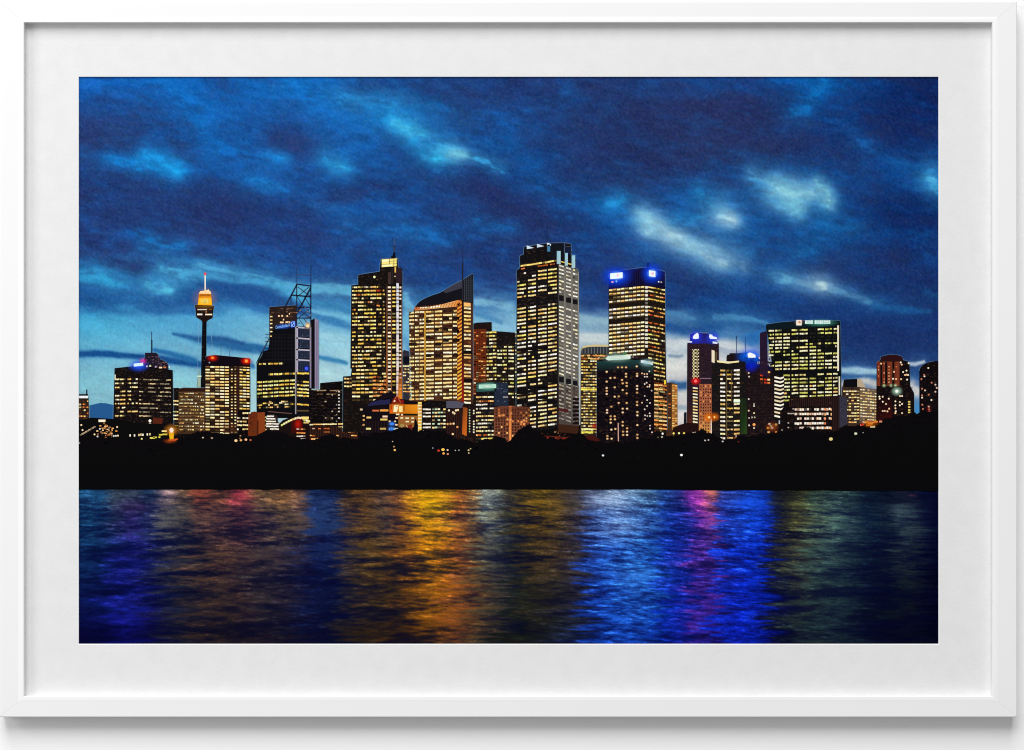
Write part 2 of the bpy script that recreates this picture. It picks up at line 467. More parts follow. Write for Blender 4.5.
# strokes: points (x, y, half-width), colour, strength
STR = [
 # upper left
 ([(79,84,9),(105,88,7),(130,98,5)], (24,108,200), .5),
 ([(160,78,9),(188,98,10),(200,120,10),(207,138,8),(222,150,7),(250,155,8),(280,160,5)], (20,112,198), .65),
 ([(250,125,14),(240,110,12)], (24,100,185), .4),
 ([(112,160,4),(135,164,6),(160,168,6),(178,171,4),(192,171,2)], (22,128,208), .85),
 ([(146,155,4),(164,163,5),(176,170,3.5)], (28,150,222), .85),
 ([(205,168,5),(240,166,4)], (22,105,190), .5),
 ([(266,152,4),(278,158,3),(288,160,2)], (28,130,212), .7),
 ([(250,180,6),(268,184,5),(286,190,3)], (26,120,200), .6),
 ([(79,125,12),(110,128,14),(140,130,8)], (42,64,124), .55),
 ([(278,138,9),(300,142,12),(316,146,8)], (46,60,118), .7),
 ([(100,205,14),(200,212,18),(260,215,14)], (36,62,126), .5),
 ([(125,232,4),(145,236,4),(158,238,2)], (26,108,190), .5),
 # upper middle
 ([(290,84,12),(312,96,12),(330,110,12)], (20,118,205), .6),
 ([(345,102,8),(372,104,7),(396,106,5)], (45,140,200), .65),
 ([(330,120,16),(370,120,15),(400,126,12)], (24,105,190), .5),
 ([(390,118,9),(402,132,9),(418,142,6)], (26,145,215), .65),
 ([(396,125,4),(412,131,4),(426,135,3)], (60,175,222), .8),
 ([(420,156,6),(434,159,4),(446,157,5)], (44,170,220), .8),
 ([(440,148,6),(456,153,4),(474,158,3.5),(498,168,3)], (56,165,218), .85),
 ([(450,153,2.5),(464,155,2)], (130,205,222), .8),
 ([(324,157,5),(336,164,5),(346,169,4)], (40,150,212), .75),
 ([(336,158,7),(352,146,7),(372,140,8)], (24,105,188), .55),
 ([(395,150,9),(415,165,12),(440,178,10)], (28,64,132), .6),
 ([(476,182,10),(490,196,12),(505,206,10)], (36,54,114), .7),
 ([(430,86,14),(500,88,16)], (32,70,138), .4),
 ([(440,170,6),(455,176,5)], (32,110,185), .4),
 ([(345,226,6),(378,228,5),(400,230,5),(430,240,4)], (34,112,182), .6),
 ([(478,222,6),(500,226,5),(512,228,4)], (24,122,205), .7),
 ([(310,205,7),(340,212,6)], (34,98,168), .45),
 ([(400,225,4),(420,232,4),(448,242,4)], (26,115,195), .6),
 # upper right of middle
 ([(500,120,10),(512,150,14),(525,165,12)], (22,98,180), .55),
 ([(540,185,8),(560,198,8),(600,206,7),(620,212,8)], (24,104,186), .65),
 ([(608,203,5),(614,200,4),(620,196,4)], (30,138,208), .85),
 ([(595,150,22),(590,178,16)], (34,56,116), .4),
 ([(630,115,24),(660,130,20),(700,118,14)], (40,58,116), .4),
 ([(500,200,9),(528,208,9)], (36,56,116), .5),
 ([(640,212,4),(647,219,4),(650,228,3.5),(648,232,3)], (150,200,222), .9),
 ([(636,216,9),(648,224,10)], (50,135,195), .55),
 ([(659,225,3),(664,227,2.5)], (130,185,212), .8),
 ([(664,234,4),(676,236,4),(690,246,5),(705,252,5),(722,262,4)], (140,190,212), .85),
 ([(668,238,9),(700,254,10),(735,270,8)], (64,130,185), .6),
 ([(674,188,5),(700,190,5)], (24,110,190), .6),
 ([(700,194,5),(712,206,5),(722,214,4)], (40,150,206), .7),
 ([(674,220,4),(690,222,4),(702,218,3)], (36,135,200), .7),
 ([(690,246,3),(706,246,3),(722,250,3),(748,262,3)], (130,180,205), .6),
 # upper right
 ([(822,77,7),(814,92,6),(800,110,8),(790,113,5)], (18,122,202), .75),
 ([(725,140,10),(760,142,12),(795,140,9)], (40,56,114), .5),
 ([(752,174,4),(772,182,5),(786,192,6),(800,204,6)], (110,182,212), .8),
 ([(770,194,5),(790,192,5),(816,192,4)], (140,200,216), .75),
 ([(782,204,4),(796,208,4),(801,214,4)], (110,182,208), .75),
 ([(760,186,14),(800,200,16)], (30,120,190), .55),
 ([(820,182,3),(827,192,3),(831,206,3.5)], (120,195,215), .8),
 ([(824,212,6),(834,226,8),(850,226,6)], (28,120,190), .55),
 ([(720,214,6),(728,218,4.5)], (170,212,226), .95),
 ([(718,206,8),(735,212,8)], (44,135,196), .5),
 ([(930,168,5),(934,182,6),(937,190,6)], (70,168,212), .85),
 ([(858,142,5),(885,158,7),(912,166,8),(930,172,8)], (26,104,182), .6),
 ([(895,105,30),(900,120,24)], (10,42,108), .35),
 ([(890,215,24),(930,215,20)], (8,44,112), .35),
 ([(858,140,4),(866,146,4)], (28,104,182), .5),
 # lower left
 ([(148,240,4),(165,246,4),(186,246,3)], (28,122,194), .75),
 ([(140,252,3),(170,258,3),(210,264,3)], (36,115,182), .6),
 ([(79,276,5),(100,279,5),(125,284,4)], (48,152,200), .8),
 ([(79,291,4),(96,293,4),(118,299,2)], (34,96,164), .7),
 ([(126,284,6),(150,288,6),(168,294,4)], (46,116,178), .5),
 ([(148,284,4),(158,290,4.5),(170,296,3)], (74,172,210), .9),
 ([(162,268,4),(185,275,5),(215,279,5),(250,281,4),(275,286,5),(300,298,6)], (74,168,208), .85),
 ([(200,266,3),(230,271,3),(262,277,3),(296,287,3)], (88,176,212), .7),
 ([(160,303,8),(185,298,9),(205,298,8)], (32,84,152), .7),
 ([(206,286,5),(230,290,8),(255,296,9),(285,306,8),(304,312,5)], (34,84,154), .8),
 ([(140,306,5),(170,310,5),(200,313,4)], (44,105,170), .6),
 ([(258,308,4),(285,314,3)], (44,110,175), .6),
 ([(172,334,1.5),(195,339,3),(212,341,5),(235,347,5.5),(268,350,4)], (44,108,164), .95),
 ([(195,338,2),(220,338,2.5),(245,344,2)], (40,95,155), .8),
 ([(79,353.5,3.2),(110,354.5,3.2),(140,357,3.2),(170,361,3.2),(200,364,3.2)], (24,86,154), 1.0),
 ([(156,351,2.5),(175,356,3),(195,360,3)], (40,112,170), .8),
 ([(245,362,3),(256,366,3)], (40,105,165), .7),
 # lower middle
 ([(296,290,4),(320,288,4),(350,290,5)], (96,176,206), .75),
 ([(310,302,3),(330,306,3.5),(352,312,2.5)], (56,128,178), .85),
 ([(312,315,4),(330,320,4),(352,327,3)], (54,122,178), .85),
 ([(308,310,2),(330,314,1.8),(350,319,1.5)], (110,182,212), .7),
 ([(315,334,4),(335,340,6),(352,344,6)], (150,202,220), .8),
 ([(318,357,2),(330,359,2.6),(346,363,2)], (62,132,180), .9),
 ([(403,296,5),(408,310,6),(407,330,7)], (116,186,216), .7),
 ([(405,340,5),(407,352,4)], (84,150,195), .7),
 ([(474,300,5),(492,302,5),(512,306,5)], (130,188,214), .7),
 ([(474,314,2.5),(490,318,2.5),(500,322,2)], (66,128,178), .6),
 ([(486,328,4),(512,332,4)], (140,192,216), .6),
 # behind the middle towers
 ([(578,318,5),(592,321,4),(608,322,4)], (140,178,196), .8),
 ([(580,328,3),(608,331,3)], (120,160,185), .5),
 ([(578,338,5),(608,338,5)], (196,208,210), .8),
 ([(666,312,3),(680,315,3),(694,319,1.6)], (80,142,186), .55),
 ([(664,326,5),(690,331,5),(720,330,6)], (28,84,156), .75),
 ([(666,343,5),(678,346,6),(688,342,5)], (200,210,214), .8),
 ([(668,356.5,1.2),(676,357,1.6),(683,356,1)], (120,145,165), .75),
 ([(667,384,3.5),(678,386,5),(690,384,5)], (48,96,150), .95),
 ([(665,395,3),(690,396,4)], (206,208,206), .9),
 ([(668,406,2),(690,408,3)], (140,160,175), .7),
 # lower right
 ([(720,258,5),(735,262,4),(748,270,3)], (110,160,192), .7),
 ([(720,242,6),(745,250,6)], (44,110,170), .5),
 ([(775,278,4),(790,282,4),(804,285,3)], (90,158,196), .75),
 ([(800,284,3),(822,286,4.5),(838,291,3)], (165,200,212), .8),
 ([(760,272,5),(800,283,6),(850,294,5),(880,303,5)], (44,104,164), .55),
 ([(838,291,3),(855,296,3),(872,302,3)], (90,150,190), .65),
 ([(878,306,4),(905,310,4),(925,310,3)], (34,104,170), .6),
 ([(793,254,6),(810,248,6)], (28,118,190), .7),
 ([(828,224,8),(860,230,8)], (24,100,170), .5),
 ([(925,290,4),(938,294,4)], (26,92,160), .5),
 ([(716,317,2.4),(735,318,3.4),(752,320,2.2),(768,324,2)], (76,142,188), .6),
 ([(715,343,4),(735,345,4),(746,350,4)], (205,212,214), .9),
 ([(722,334,4),(742,337,3)], (70,128,180), .6),
 ([(750,340,6),(760,338,6)], (30,110,190), .6),
 ([(842,370,2.5),(856,371,3.5),(880,372,2.5)], (165,205,222), .9),
 ([(842,377,2.2),(876,378,2.2)], (46,100,160), .9),
 ([(842,384,2),(864,381,3),(880,385,4)], (196,200,198), .9),
 ([(908,363.5,1.6),(914,364,2),(923,361.5,1.2)], (196,210,216), .95),
 ([(910,373,5),(920,374,5)], (38,84,150), .95),
 ([(911,386,5),(917,391,6)], (206,206,204), .95),
 ([(912,408,6),(917,412,6)], (70,140,195), .95),
 ([(850,340,16),(900,345,14)], (26,58,124), .5),
 ([(769.75,182.325,3.375),(774.25,183.675,3.375)], (120,190,215), 0.8),
 ([(777.0,189.1,4.5),(783.0,190.9,4.5)], (140,205,218), 0.8),
 ([(788.0,194.1,4.5),(794.0,195.9,4.5)], (150,208,220), 0.85),
 ([(798.5,192.25,3.75),(803.5,193.75,3.75)], (140,200,218), 0.8),
 ([(811.0,191.4,3.0),(815.0,192.6,3.0)], (140,200,218), 0.75),
 ([(792.5,203.25,3.75),(797.5,204.75,3.75)], (120,190,212), 0.8),
 ([(799.0,210.4,3.0),(803.0,211.6,3.0)], (110,185,212), 0.75),
 ([(827.0,202.4,3.0),(831.0,203.6,3.0)], (150,215,222), 0.85),
 ([(824.5,189.55,2.25),(827.5,190.45,2.25)], (120,195,215), 0.7),
 ([(726.5,217.25,3.75),(731.5,218.75,3.75)], (178,216,228), 0.95),
 ([(642.5,214.25,3.75),(647.5,215.75,3.75)], (120,180,210), 0.8),
 ([(648.5,221.25,3.75),(653.5,222.75,3.75)], (150,205,222), 0.9),
 ([(647.0,230.4,3.0),(651.0,231.6,3.0)], (150,200,220), 0.8),
 ([(659.0,225.4,3.0),(663.0,226.6,3.0)], (140,190,215), 0.8),
 ([(666.75,235.325,3.375),(671.25,236.675,3.375)], (172,207,220), 0.9),
 ([(675.5,238.25,3.75),(680.5,239.75,3.75)], (164,206,220), 0.9),
 ([(685.5,245.25,3.75),(690.5,246.75,3.75)], (140,190,212), 0.85),
 ([(698.5,252.25,3.75),(703.5,253.75,3.75)], (140,188,210), 0.85),
 ([(710.5,258.25,3.75),(715.5,259.75,3.75)], (146,188,210), 0.85),
 ([(723.0,263.4,3.0),(727.0,264.6,3.0)], (150,188,208), 0.7),
 ([(612.0,200.4,3.0),(616.0,201.6,3.0)], (34,145,212), 0.8),
 ([(817.0,285.1,4.5),(823.0,286.9,4.5)], (172,206,216), 0.9),
 ([(786.5,280.25,3.75),(791.5,281.75,3.75)], (96,164,200), 0.8),
 ([(931.0,181.1,4.5),(937.0,182.9,4.5)], (76,172,214), 0.8),
 ([(435.0,157.4,3.0),(439.0,158.6,3.0)], (48,176,222), 0.85),
 ([(454.0,152.4,3.0),(458.0,153.6,3.0)], (110,196,222), 0.85),
 ([(409.5,130.25,3.75),(414.5,131.75,3.75)], (60,172,220), 0.7),
 ([(173.5,170.25,3.75),(178.5,171.75,3.75)], (30,156,224), 0.8),
 ([(149.5,157.25,3.75),(154.5,158.75,3.75)], (26,140,216), 0.6),
 ([(278.0,157.4,3.0),(282.0,158.6,3.0)], (30,136,214), 0.7),
 ([(335.5,164.25,3.75),(340.5,165.75,3.75)], (46,156,214), 0.8),
 ([(263.5,183.25,3.75),(268.5,184.75,3.75)], (28,126,206), 0.6),
 ([(167.0,289.1,4.5),(173.0,290.9,4.5)], (80,176,212), 0.9),
 ([(101.5,275.95,5.25),(108.5,278.05,5.25)], (50,156,204), 0.6),
]


def seg_field(X, Y, pts):
    best = np.zeros_like(X)
    for (x0, y0, w0), (x1, y1, w1) in zip(pts[:-1], pts[1:]):
        dx, dy = x1 - x0, y1 - y0
        L2 = dx * dx + dy * dy
        t = np.clip(((X - x0) * dx + (Y - y0) * dy) / L2, 0, 1)
        wd = w0 + (w1 - w0) * t
        d2 = (X - x0 - t * dx) ** 2 + (Y - y0 - t * dy) ** 2
        d_ = np.sqrt(d2) / wd
        best = np.maximum(best, 1 / (1 + (d_ / 1.05) ** 3.2) * np.exp(-d2 / (wd * wd) * .16))
    return best


def lumc(c):
    return c.mean(-1, keepdims=True)


def sky_fn(X, Y):
    # slope of the cloud bands: down to the right
    U, V = X * 0.985 + Y * 0.17, -X * 0.17 + Y * 0.985
    n1 = fbm(U / 60, V / 20, 3)
    n2 = fbm(U / 26, V / 8, 40)
    n3 = fbm(U / 22, V / 13, 70, 4)
    low = np.clip((Y - 255) / 60, 0, 1)            # bands get flatter and crisper low in the sky
    wx = (8 * n1 + 5 * n3) * (1 - 0.35 * low)
    wy = (5 * n2 + 4 * n1) * (1 - 0.66 * low)
    Xw, Yw = X + wx, Y + wy
    c = ctrl(X + 26 * n1 * (1 - .5 * low), Y + (14 * n2 + 5 * n3) * (1 - .7 * low), SKX, SKY_, SKT)
    hz = np.clip((Y - 318) / 50, 0, 1)[..., None] * np.clip((lumc(c) - 105) / 50, 0, 1)
    c = c + hz * np.array([20, 6, -3.0])
    # broad cloud texture
    t = (0.55 * n1 + 0.45 * n2)
    lum = c.mean(-1, keepdims=True)
    amt = np.where(lum > 120, 0.10, 0.20)
    c = c * (1 + amt * t[..., None] * np.array([0.7, 1.2, 0.9]))
    n4 = fbm(U / 34, V / 15, 120, 5, .6)
    n5 = fbm(U / 12, V / 4.5, 150, 4, .6)
    hi = 1 - low
    dk = np.clip(n4 * 1.7 + .16, 0, 1)[..., None] * (0.46 * hi[..., None])
    c = c * (1 - dk) + np.array((46, 57, 112.0)) * dk
    br = np.clip(-n4 * 1.4 - .12 + .3 * n5, 0, 1)[..., None] * (0.55 * hi[..., None])
    c = c * (1 - br) + np.array((24, 104, 186.0)) * br
    for pts, col, a in STR:
        if max(p[1] for p in pts) < 200 and max(p[0] for p in pts) < 525 and col[2] > 150:
            a = min(1, a * 1.25)
        xs = [p[0] for p in pts]; ys = [p[1] for p in pts]; wm = max(p[2] for p in pts) * 3.4 + 20
        m = (X > min(xs) - wm) & (X < max(xs) + wm) & (Y > min(ys) - wm) & (Y < max(ys) + wm)
        if not m.any():
            continue
        f = seg_field(Xw[m], Yw[m], pts)
        fs = seg_field(X[m] + .6 * wx[m], Y[m] + .6 * wy[m], [(p[0], p[1], p[2] * 1.9 + 2) for p in pts])
        lm = low[m]
        # up high the cloud breaks into wisps, low down it keeps its edge
        br_ = np.clip(0.95 + 0.75 * n5[m] + 0.4 * n2[m], 0.35, 1.25)
        f = f * (br_ * (1 - .5 * lm) + .5 * lm)
        f = np.maximum(f, .50 * fs * (1 - .75 * lm))
        f = np.clip(f * (1 + .18 * lm), 0, 1)[..., None] * np.minimum(1, a * (1 + .2 * lm))[..., None]
        c[m] = c[m] * (1 - f) + np.array(col, float) * f
    c = c * (1 + (0.05 + .05 * hi[..., None]) * n5[..., None])
    lum = c.mean(-1, keepdims=True)
    k = np.clip((lum - 72) / 70, 0, 1)
    c = c * (0.865 + .135 * k * k * (3 - 2 * k))
    c = c + np.clip(1 - (lum - 55) / 40, 0, 1) * np.array([5, -4, -9.0])
    # the hill on the horizon at far left
    # grain of the photograph
    g = RNG.normal(0, 1, X.shape)
    g2 = (g + np.roll(g, 1, 0) + np.roll(g, 1, 1) + np.roll(g, 1, (0, 1))) / 2
    gc = RNG.normal(0, 1, X.shape + (3,))
    gc = (gc + np.roll(gc, 1, 0) + np.roll(gc, 1, 1)) / 1.73
    c = c + (1.6 * g2 + 2.6 * g)[..., None] + 1.9 * gc + 1.6 * RNG.normal(0, 1, X.shape + (3,))
    return c


grid_ink('printed_sky', PX0, PX1, PY0, 452.0, 1.0, sky_fn, 0, 'blue dusk sky with streaked clouds, printed above the skyline')

#WATER
WX = [79, 100, 118, 135, 150, 168, 185, 200, 220, 240, 262, 285, 300, 315, 333, 348, 365, 385, 400, 412, 430, 447, 460, 474, 486, 497,
      510, 525, 540, 555, 575, 590, 603, 618, 635, 650, 665, 680, 690, 700, 712, 722, 735, 750, 765, 775, 785, 800, 815, 835, 850, 868, 888, 902, 915, 928, 938]
WROW = {
 491: [(34,88,134),(32,84,130),(62,78,92),(58,70,88),(34,58,92),(120,100,110),(120,95,70),(190,88,62),(160,92,60),(190,66,76),(130,95,62),(150,100,56),(140,96,70),(36,60,108),(36,58,104),(110,74,40),(116,76,36),(118,84,60),(150,100,50),(220,160,30),(245,190,20),(240,178,30),(215,130,44),(190,140,80),(176,186,166),(140,148,130),
       (84,76,56),(110,84,34),(146,108,26),(120,90,40),(92,78,66),(100,110,140),(146,172,206),(150,180,216),(120,160,196),(100,150,190),(44,90,170),(70,60,180),(140,60,190),(190,70,190),(226,120,110),(90,60,180),(50,80,190),(30,84,236),(20,64,200),(40,40,44),(50,50,34),(88,88,44),(92,120,84),(92,128,106),(60,90,84),(22,42,60),(18,30,48),(30,38,54),(14,22,50),(6,14,46),(4,10,40)],
 520: [(20,70,110),(22,64,104),(40,52,90),(50,44,110),(34,44,90),(90,88,88),(76,70,70),(110,74,64),(120,74,68),(120,66,68),(96,72,66),(90,72,56),(90,72,66),(34,56,104),(34,54,96),(80,60,50),(96,66,34),(90,70,54),(130,84,40),(190,130,30),(230,168,14),(220,150,30),(190,112,44),(150,110,64),(140,148,126),(110,112,96),
       (56,56,44),(78,60,30),(104,76,24),(96,72,30),(70,58,54),(70,84,130),(110,146,200),(130,160,204),(96,150,206),(76,136,200),(34,80,180),(60,50,176),(110,50,176),(160,60,180),(180,70,150),(64,50,160),(30,70,200),(20,80,244),(14,56,206),(30,36,60),(44,44,34),(84,84,50),(90,112,84),(80,110,100),(50,78,80),(18,38,58),(20,34,50),(48,66,76),(44,60,68),(14,24,50),(4,10,36)],
 560: [(14,48,92),(14,40,90),(24,36,130),(30,36,140),(28,36,96),(44,46,66),(52,48,56),(88,62,54),(110,70,54),(92,62,56),(66,52,54),(58,48,56),(40,40,66),(20,34,80),(20,32,74),(56,48,50),(76,56,30),(84,60,30),(110,72,28),(150,96,24),(206,136,16),(196,122,26),(160,96,40),(110,84,50),(90,84,66),(70,70,64),
       (34,40,42),(48,42,30),(70,54,30),(70,54,34),(60,52,54),(48,74,140),(56,112,200),(60,126,208),(60,136,214),(48,128,208),(24,70,184),(40,44,160),(80,44,160),(124,48,164),(124,46,150),(56,40,150),(24,52,200),(12,54,226),(12,48,196),(20,26,70),(34,38,44),(62,64,50),(56,76,68),(50,74,74),(36,58,64),(14,28,48),(14,24,42),(30,42,50),(30,42,46),(8,14,36),(2,6,28)],
 600: [(10,22,76),(10,22,80),(18,28,124),(22,30,130),(20,24,86),(34,38,60),(48,42,46),(70,52,48),(80,54,44),(74,50,46),(50,42,46),(40,34,46),(26,28,54),(14,22,60),(12,20,54),(40,36,40),(56,42,30),(64,46,24),(80,54,22),(110,72,20),(150,96,18),(156,94,26),(130,80,36),(96,70,40),(76,62,46),(54,50,44),
       (26,32,32),(34,34,26),(40,36,28),(40,38,36),(40,40,52),(32,62,140),(40,100,200),(46,116,206),(50,120,206),(36,108,196),(18,58,176),(30,38,150),(60,36,146),(96,36,142),(90,34,134),(40,32,140),(16,40,196),(10,46,220),(10,40,186),(14,18,66),(22,30,50),(40,48,48),(40,58,58),(36,58,60),(26,44,52),(10,18,40),(8,14,32),(14,24,32),(14,22,30),(4,8,28),(2,4,22)],
 643: [(8,8,58),(8,8,66),(14,16,110),(16,16,116),(14,14,70),(24,24,50),(36,32,40),(52,36,36),(56,38,34),(44,30,34),(36,26,34),(26,22,34),(18,18,40),(10,14,42),(10,12,38),(28,24,30),(38,28,22),(44,30,20),(60,40,18),(84,54,16),(112,70,16),(130,78,24),(112,68,30),(84,58,34),(62,48,34),(42,38,32),
       (20,24,24),(22,24,20),(24,26,24),(24,28,36),(26,36,60),(26,58,132),(30,84,176),(34,92,190),(34,92,188),(24,80,178),(14,48,158),(22,30,130),(44,26,126),(60,24,120),(54,24,116),(28,24,130),(12,32,180),(10,36,196),(10,30,160),(12,14,56),(16,22,40),(28,40,44),(32,48,48),(28,44,48),(18,32,42),(8,12,32),(6,8,26),(8,14,26),(6,10,24),(2,4,20),(1,2,18)],
}


for y_, row_ in WROW.items():
    for i_, x_ in enumerate(WX):
        r_, g_, b_ = row_[i_]
        if x_ in (680, 722) or (x_ == 690 and y_ > 500):
            k_ = .7 if x_ != 690 else .45
            t_ = [(p + q) / 2 for p, q in zip(row_[WX.index(665)], row_[WX.index(735)])]
            row_[i_] = tuple((1 - k_) * p + k_ * q for p, q in zip((r_, g_, b_), t_))
        elif 585 < x_ < 670 and y_ > 500:
            row_[i_] = (r_ * .72, g_ * .88, min(255, b_ * 1.07))
        elif 395 < x_ < 465:
            row_[i_] = (r_ * .98, g_ * .90, b_)


def water_fn(X, Y):
    ys = sorted(WROW)
    d = np.maximum(Y - 489, 0.3)
    per = 46 * np.log1p(d / 130)              # ripple rows, bunched towards the far shore
    sx = 11 + d * 0.10
    sk = X * 0.012
    sw = fbm(X / (sx * 7.5), per * .30 + sk * .4, 21, 3, .55)             # long swell
    r1 = fbm(X / (sx * 2.3), per * .85 + sk * 1.6, 27, 3, .6)
    r2 = .6 * fbm(X / sx, per * 1.75 + sk * 3.2, 33, 3, .7) + .6 * fbm(X / (sx * 1.1), per * 1.75 - sk * 2.6, 39, 3, .7)
    r3 = fbm(X / (sx * 0.34), Y / 1.6 + X * 0.03, 51, 3, .75)
    rowj = fbm(X / 150, per * 2.2, 61, 3, .8)      # each ripple row shifts the reflections sideways
    cx = X + (rowj * 19 + r1 * 11 + r2 * 12) * np.clip(.22 + d / 80, 0, 1.2)
    c = ctrl(cx, Y + 6 * sw, WX, ys, [WROW[y] for y in ys])
    blue = np.clip(np.exp(-((X - 640) / 60.0) ** 4) + np.exp(-((X - 752) / 36.0) ** 4), 0, 1)
    near = np.clip(d / 26, 0, 1)
    r = (0.62 * sw + 0.70 * r1) * (1 - .35 * blue) + 0.90 * r2 + (0.44 + 0.30 * blue) * r3
    r = r * (.62 + .38 * near)
    t = np.clip((r + .78) / 1.45, 0, 1)
    t = (t * t * (3 - 2 * t))[..., None]
    navy = np.stack([c[..., 0] * 0.22 + 3, c[..., 1] * 0.26 + 4, c[..., 2] * 0.36 + 12 + 12 * near], -1)
    o = navy * (1 - t) + c * (1.04 * t)
    cr = np.clip(.8 * r2 + .4 * r1 + 1.0 * r3 - .40, 0, 1)[..., None]
    o = o * (1 + .55 * cr) + cr * np.array([9, 10, 11.0]) * (.5 + c.max(-1, keepdims=True) / 120)
    o = o + (blue * np.clip(d / 30, 0, 1))[..., None] * cr * np.array([22, 26, 10.0])
    mg = np.exp(-((X - 704) / 20.0) ** 2) * np.clip((d - 14) / 30, 0, 1)
    o = o * (1 - .30 * mg[..., None] * np.array([1, .3, .2])) + mg[..., None] * t * np.array([0, 6, 26.0])
    lo_ = o.mean(-1, keepdims=True)
    o = lo_ + (o - lo_) * .98
    rd = np.exp(-((X - 220) / 40.0) ** 2) * np.clip((d - 6) / 18, 0, 1)
    o = o * (1 - .22 * rd[..., None] * np.array([1, .75, .6]))
    # a pale lamp and red lamps close to the shore
    for x, y, rx, ry, col, a in [(169,493,7,1.6,(236,190,186),.9),(170,503,8,5,(150,130,125),.35),(200,494,18,4,(170,80,56),.22),
                                 (241,495,8,4,(180,66,76),.3),(136,507,16,6,(96,56,110),.4),(711,492,7,4,(255,150,110),.7),
                                 (912,495.5,4,1.1,(96,48,70),.7),(902,510,14,8,(64,84,92),.3),(430,505,14,10,(255,200,20),.35),
                                 (452,525,18,3,(250,190,60),.35),(606,500,22,10,(190,205,225),.4),(620,525,26,14,(150,180,220),.35),(640,575,26,18,(80,150,225),.25),
                                 (755,505,18,16,(30,100,255),.35),(700,497,12,8,(210,70,220),.35)]:
        f = np.exp(-((X - x) / rx) ** 2 - ((Y - y) / ry) ** 2)[..., None] * a * (0.55 + 0.6 * t)
        o = o * (1 - np.clip(f, 0, 1)) + np.array(col) * np.clip(f, 0, 1)
    # fine random grain over the water
    g = RNG.normal(0, 1, X.shape + (3,))
    o = o * (1 + 0.05 * RNG.normal(0, 1, X.shape)[..., None]) + 2.0 * g
    return np.clip(o, 1, 255)


grid_ink('printed_water', PX0, PX1, 488.0, PY1, 0.8, water_fn, 0, 'dark rippled harbour water with coloured light columns, printed below the shore')

#CITY
CREAM = [(255,244,206),(255,234,174),(250,220,146),(234,192,112)]
YELL = [(252,228,120),(244,214,96),(255,242,170),(228,184,76)]
WHT = [(255,252,240),(242,238,226),(252,244,220)]
ORNG = [(240,156,76),(214,118,56),(255,196,120),(190,96,40)]
GRN = [(238,242,168),(222,226,124),(252,252,206),(196,196,96)]
WARM = CREAM + YELL
DK = (20, 16, 18)


def spaced(a, b, n):
    """n bays from a to b with small piers between."""
    w_ = (b - a) / n
    return [(a + i * w_ + 0.08 * w_, a + (i + 1) * w_ - 0.08 * w_) for i in range(n)]


def fr(a, b, s):
    out = []
    while a < b:
        out.append(a); a += s
    return out


# far hills
h = Ink(1)
h.poly([(89,405.6),(95,404),(100,403),(106,403.2),(114,405),(120,406),(120,420),(89,420)], (38,86,138))
h.build('printed_hill', 'low blue hill on the horizon at the far left of the skyline')

b = Ink(3)
for x0_, x1_, y_ in ((79,112,424),(112,260,425),(260,360,424),(360,480,424),(480,600,425),(600,690,427),(690,800,424),(800,862,424),(862,905,420)):
    b.poly([(x0_,y_ + 1),(x0_ + 6,y_),(x1_ - 6,y_),(x1_,y_ + 1),(x1_,450),(x0_,450)], (15,12,13))
    for _ in range(int((x1_ - x0_) * .9)):
        x = random.uniform(x0_ + 1, x1_ - 3); y = random.uniform(y_ + 1, y_ + 14)
        b.rect(x, y, x + random.uniform(.7, 1.8), y + random.uniform(.7, 1.4), random.choice([(90,60,36),(150,110,70),(60,40,30),(200,160,110),(110,50,30),(44,34,34)]), 1, .8)
b.build('printed_low_rooftops', 'dark strip of low roofs and specks of light along the foot of the towers')

# 1 block cropped by the left edge
b = Ink(5)
P = [(79,397),(88.6,397),(89.4,424),(79,424)]
b.poly(P, (44,30,24)).outline(P[1:3] , .6)
b.rect(79, 395.8, 88.2, 398.2, (236,240,240), 2).rect(79, 394, 88, 395.8, (40,50,60)).rect(86.2, 389.5, 87.4, 396, (30,40,56))
b.rows(79, 89, 0, fr(400.6, 423, 3.0), 1.7, [(79.3,82.4),(82.8,85.6),(86,88.4)], 2, .6, ORNG + CREAM, (70,46,34))
b.rect(89, 405, 90, 423, (120,150,170), 1, .5)
b.build('office_block', 'brown block with a white roof edge, cut off by the left side of the print')

# 2 dark tower with the blue lamp
b = Ink(6)
P = [(114.6,368.2),(134.8,366),(150,367),(172.8,370.2),(173.4,425),(113.2,425)]
b.poly(P, (19,14,15)).outline(P)
cr = [(143.6,366.6),(143.8,359.5),(145.2,356.6),(145,352.8),(155.5,352.6),(158,354.2),(160.4,359.5),(163.5,360.5),(166.8,363),(168.2,365),(168.6,369.8)]
b.poly(cr, (32,26,40)).outline(cr[:-1], .6)
b.line(151.7, 331.5, 151.7, 340, .7, (40,56,84)).line(151.8, 340, 151.8, 353, 1.3, (22,30,48))
for _ in range(46):
    x = random.uniform(146, 167); y = random.uniform(355 + max(0, (x - 158) * .6), 367.5)
    b.rect(x, y, x + random.uniform(.6, 1.6), y + random.uniform(.5, 1), random.choice([(110,80,90),(90,70,96),(140,100,80),(70,56,70)]), 2)
for x, y, w_, c in [(146.2,365.6,1.4,(250,230,210)),(149.2,365.2,2,(220,220,170)),(155,366,1.6,(180,160,190)),(159.2,366.8,3,(255,226,170)),(163.6,366.6,2.6,(196,120,66)),(168.8,366.4,1,(240,240,240))]:
    b.rect(x, y, x + w_, y + 1.5, c, 3)
ys = fr(378.8, 417, 4.05)
b.rows(115, 138, -.5, ys, 1.7, [(115,119.5),(120.2,125.4),(127.6,131.2),(131.8,137.8)], 3, .66, CREAM + [(255,236,170)], (40,32,30), .2)
b.rows(139, 170, .7, [y + .1 for y in ys], 1.3, [(139,147.6),(148,155.6),(156,164),(164.6,171)], 4, .62, [(196,184,150),(150,140,118),(226,204,150)], (44,36,32), .35)
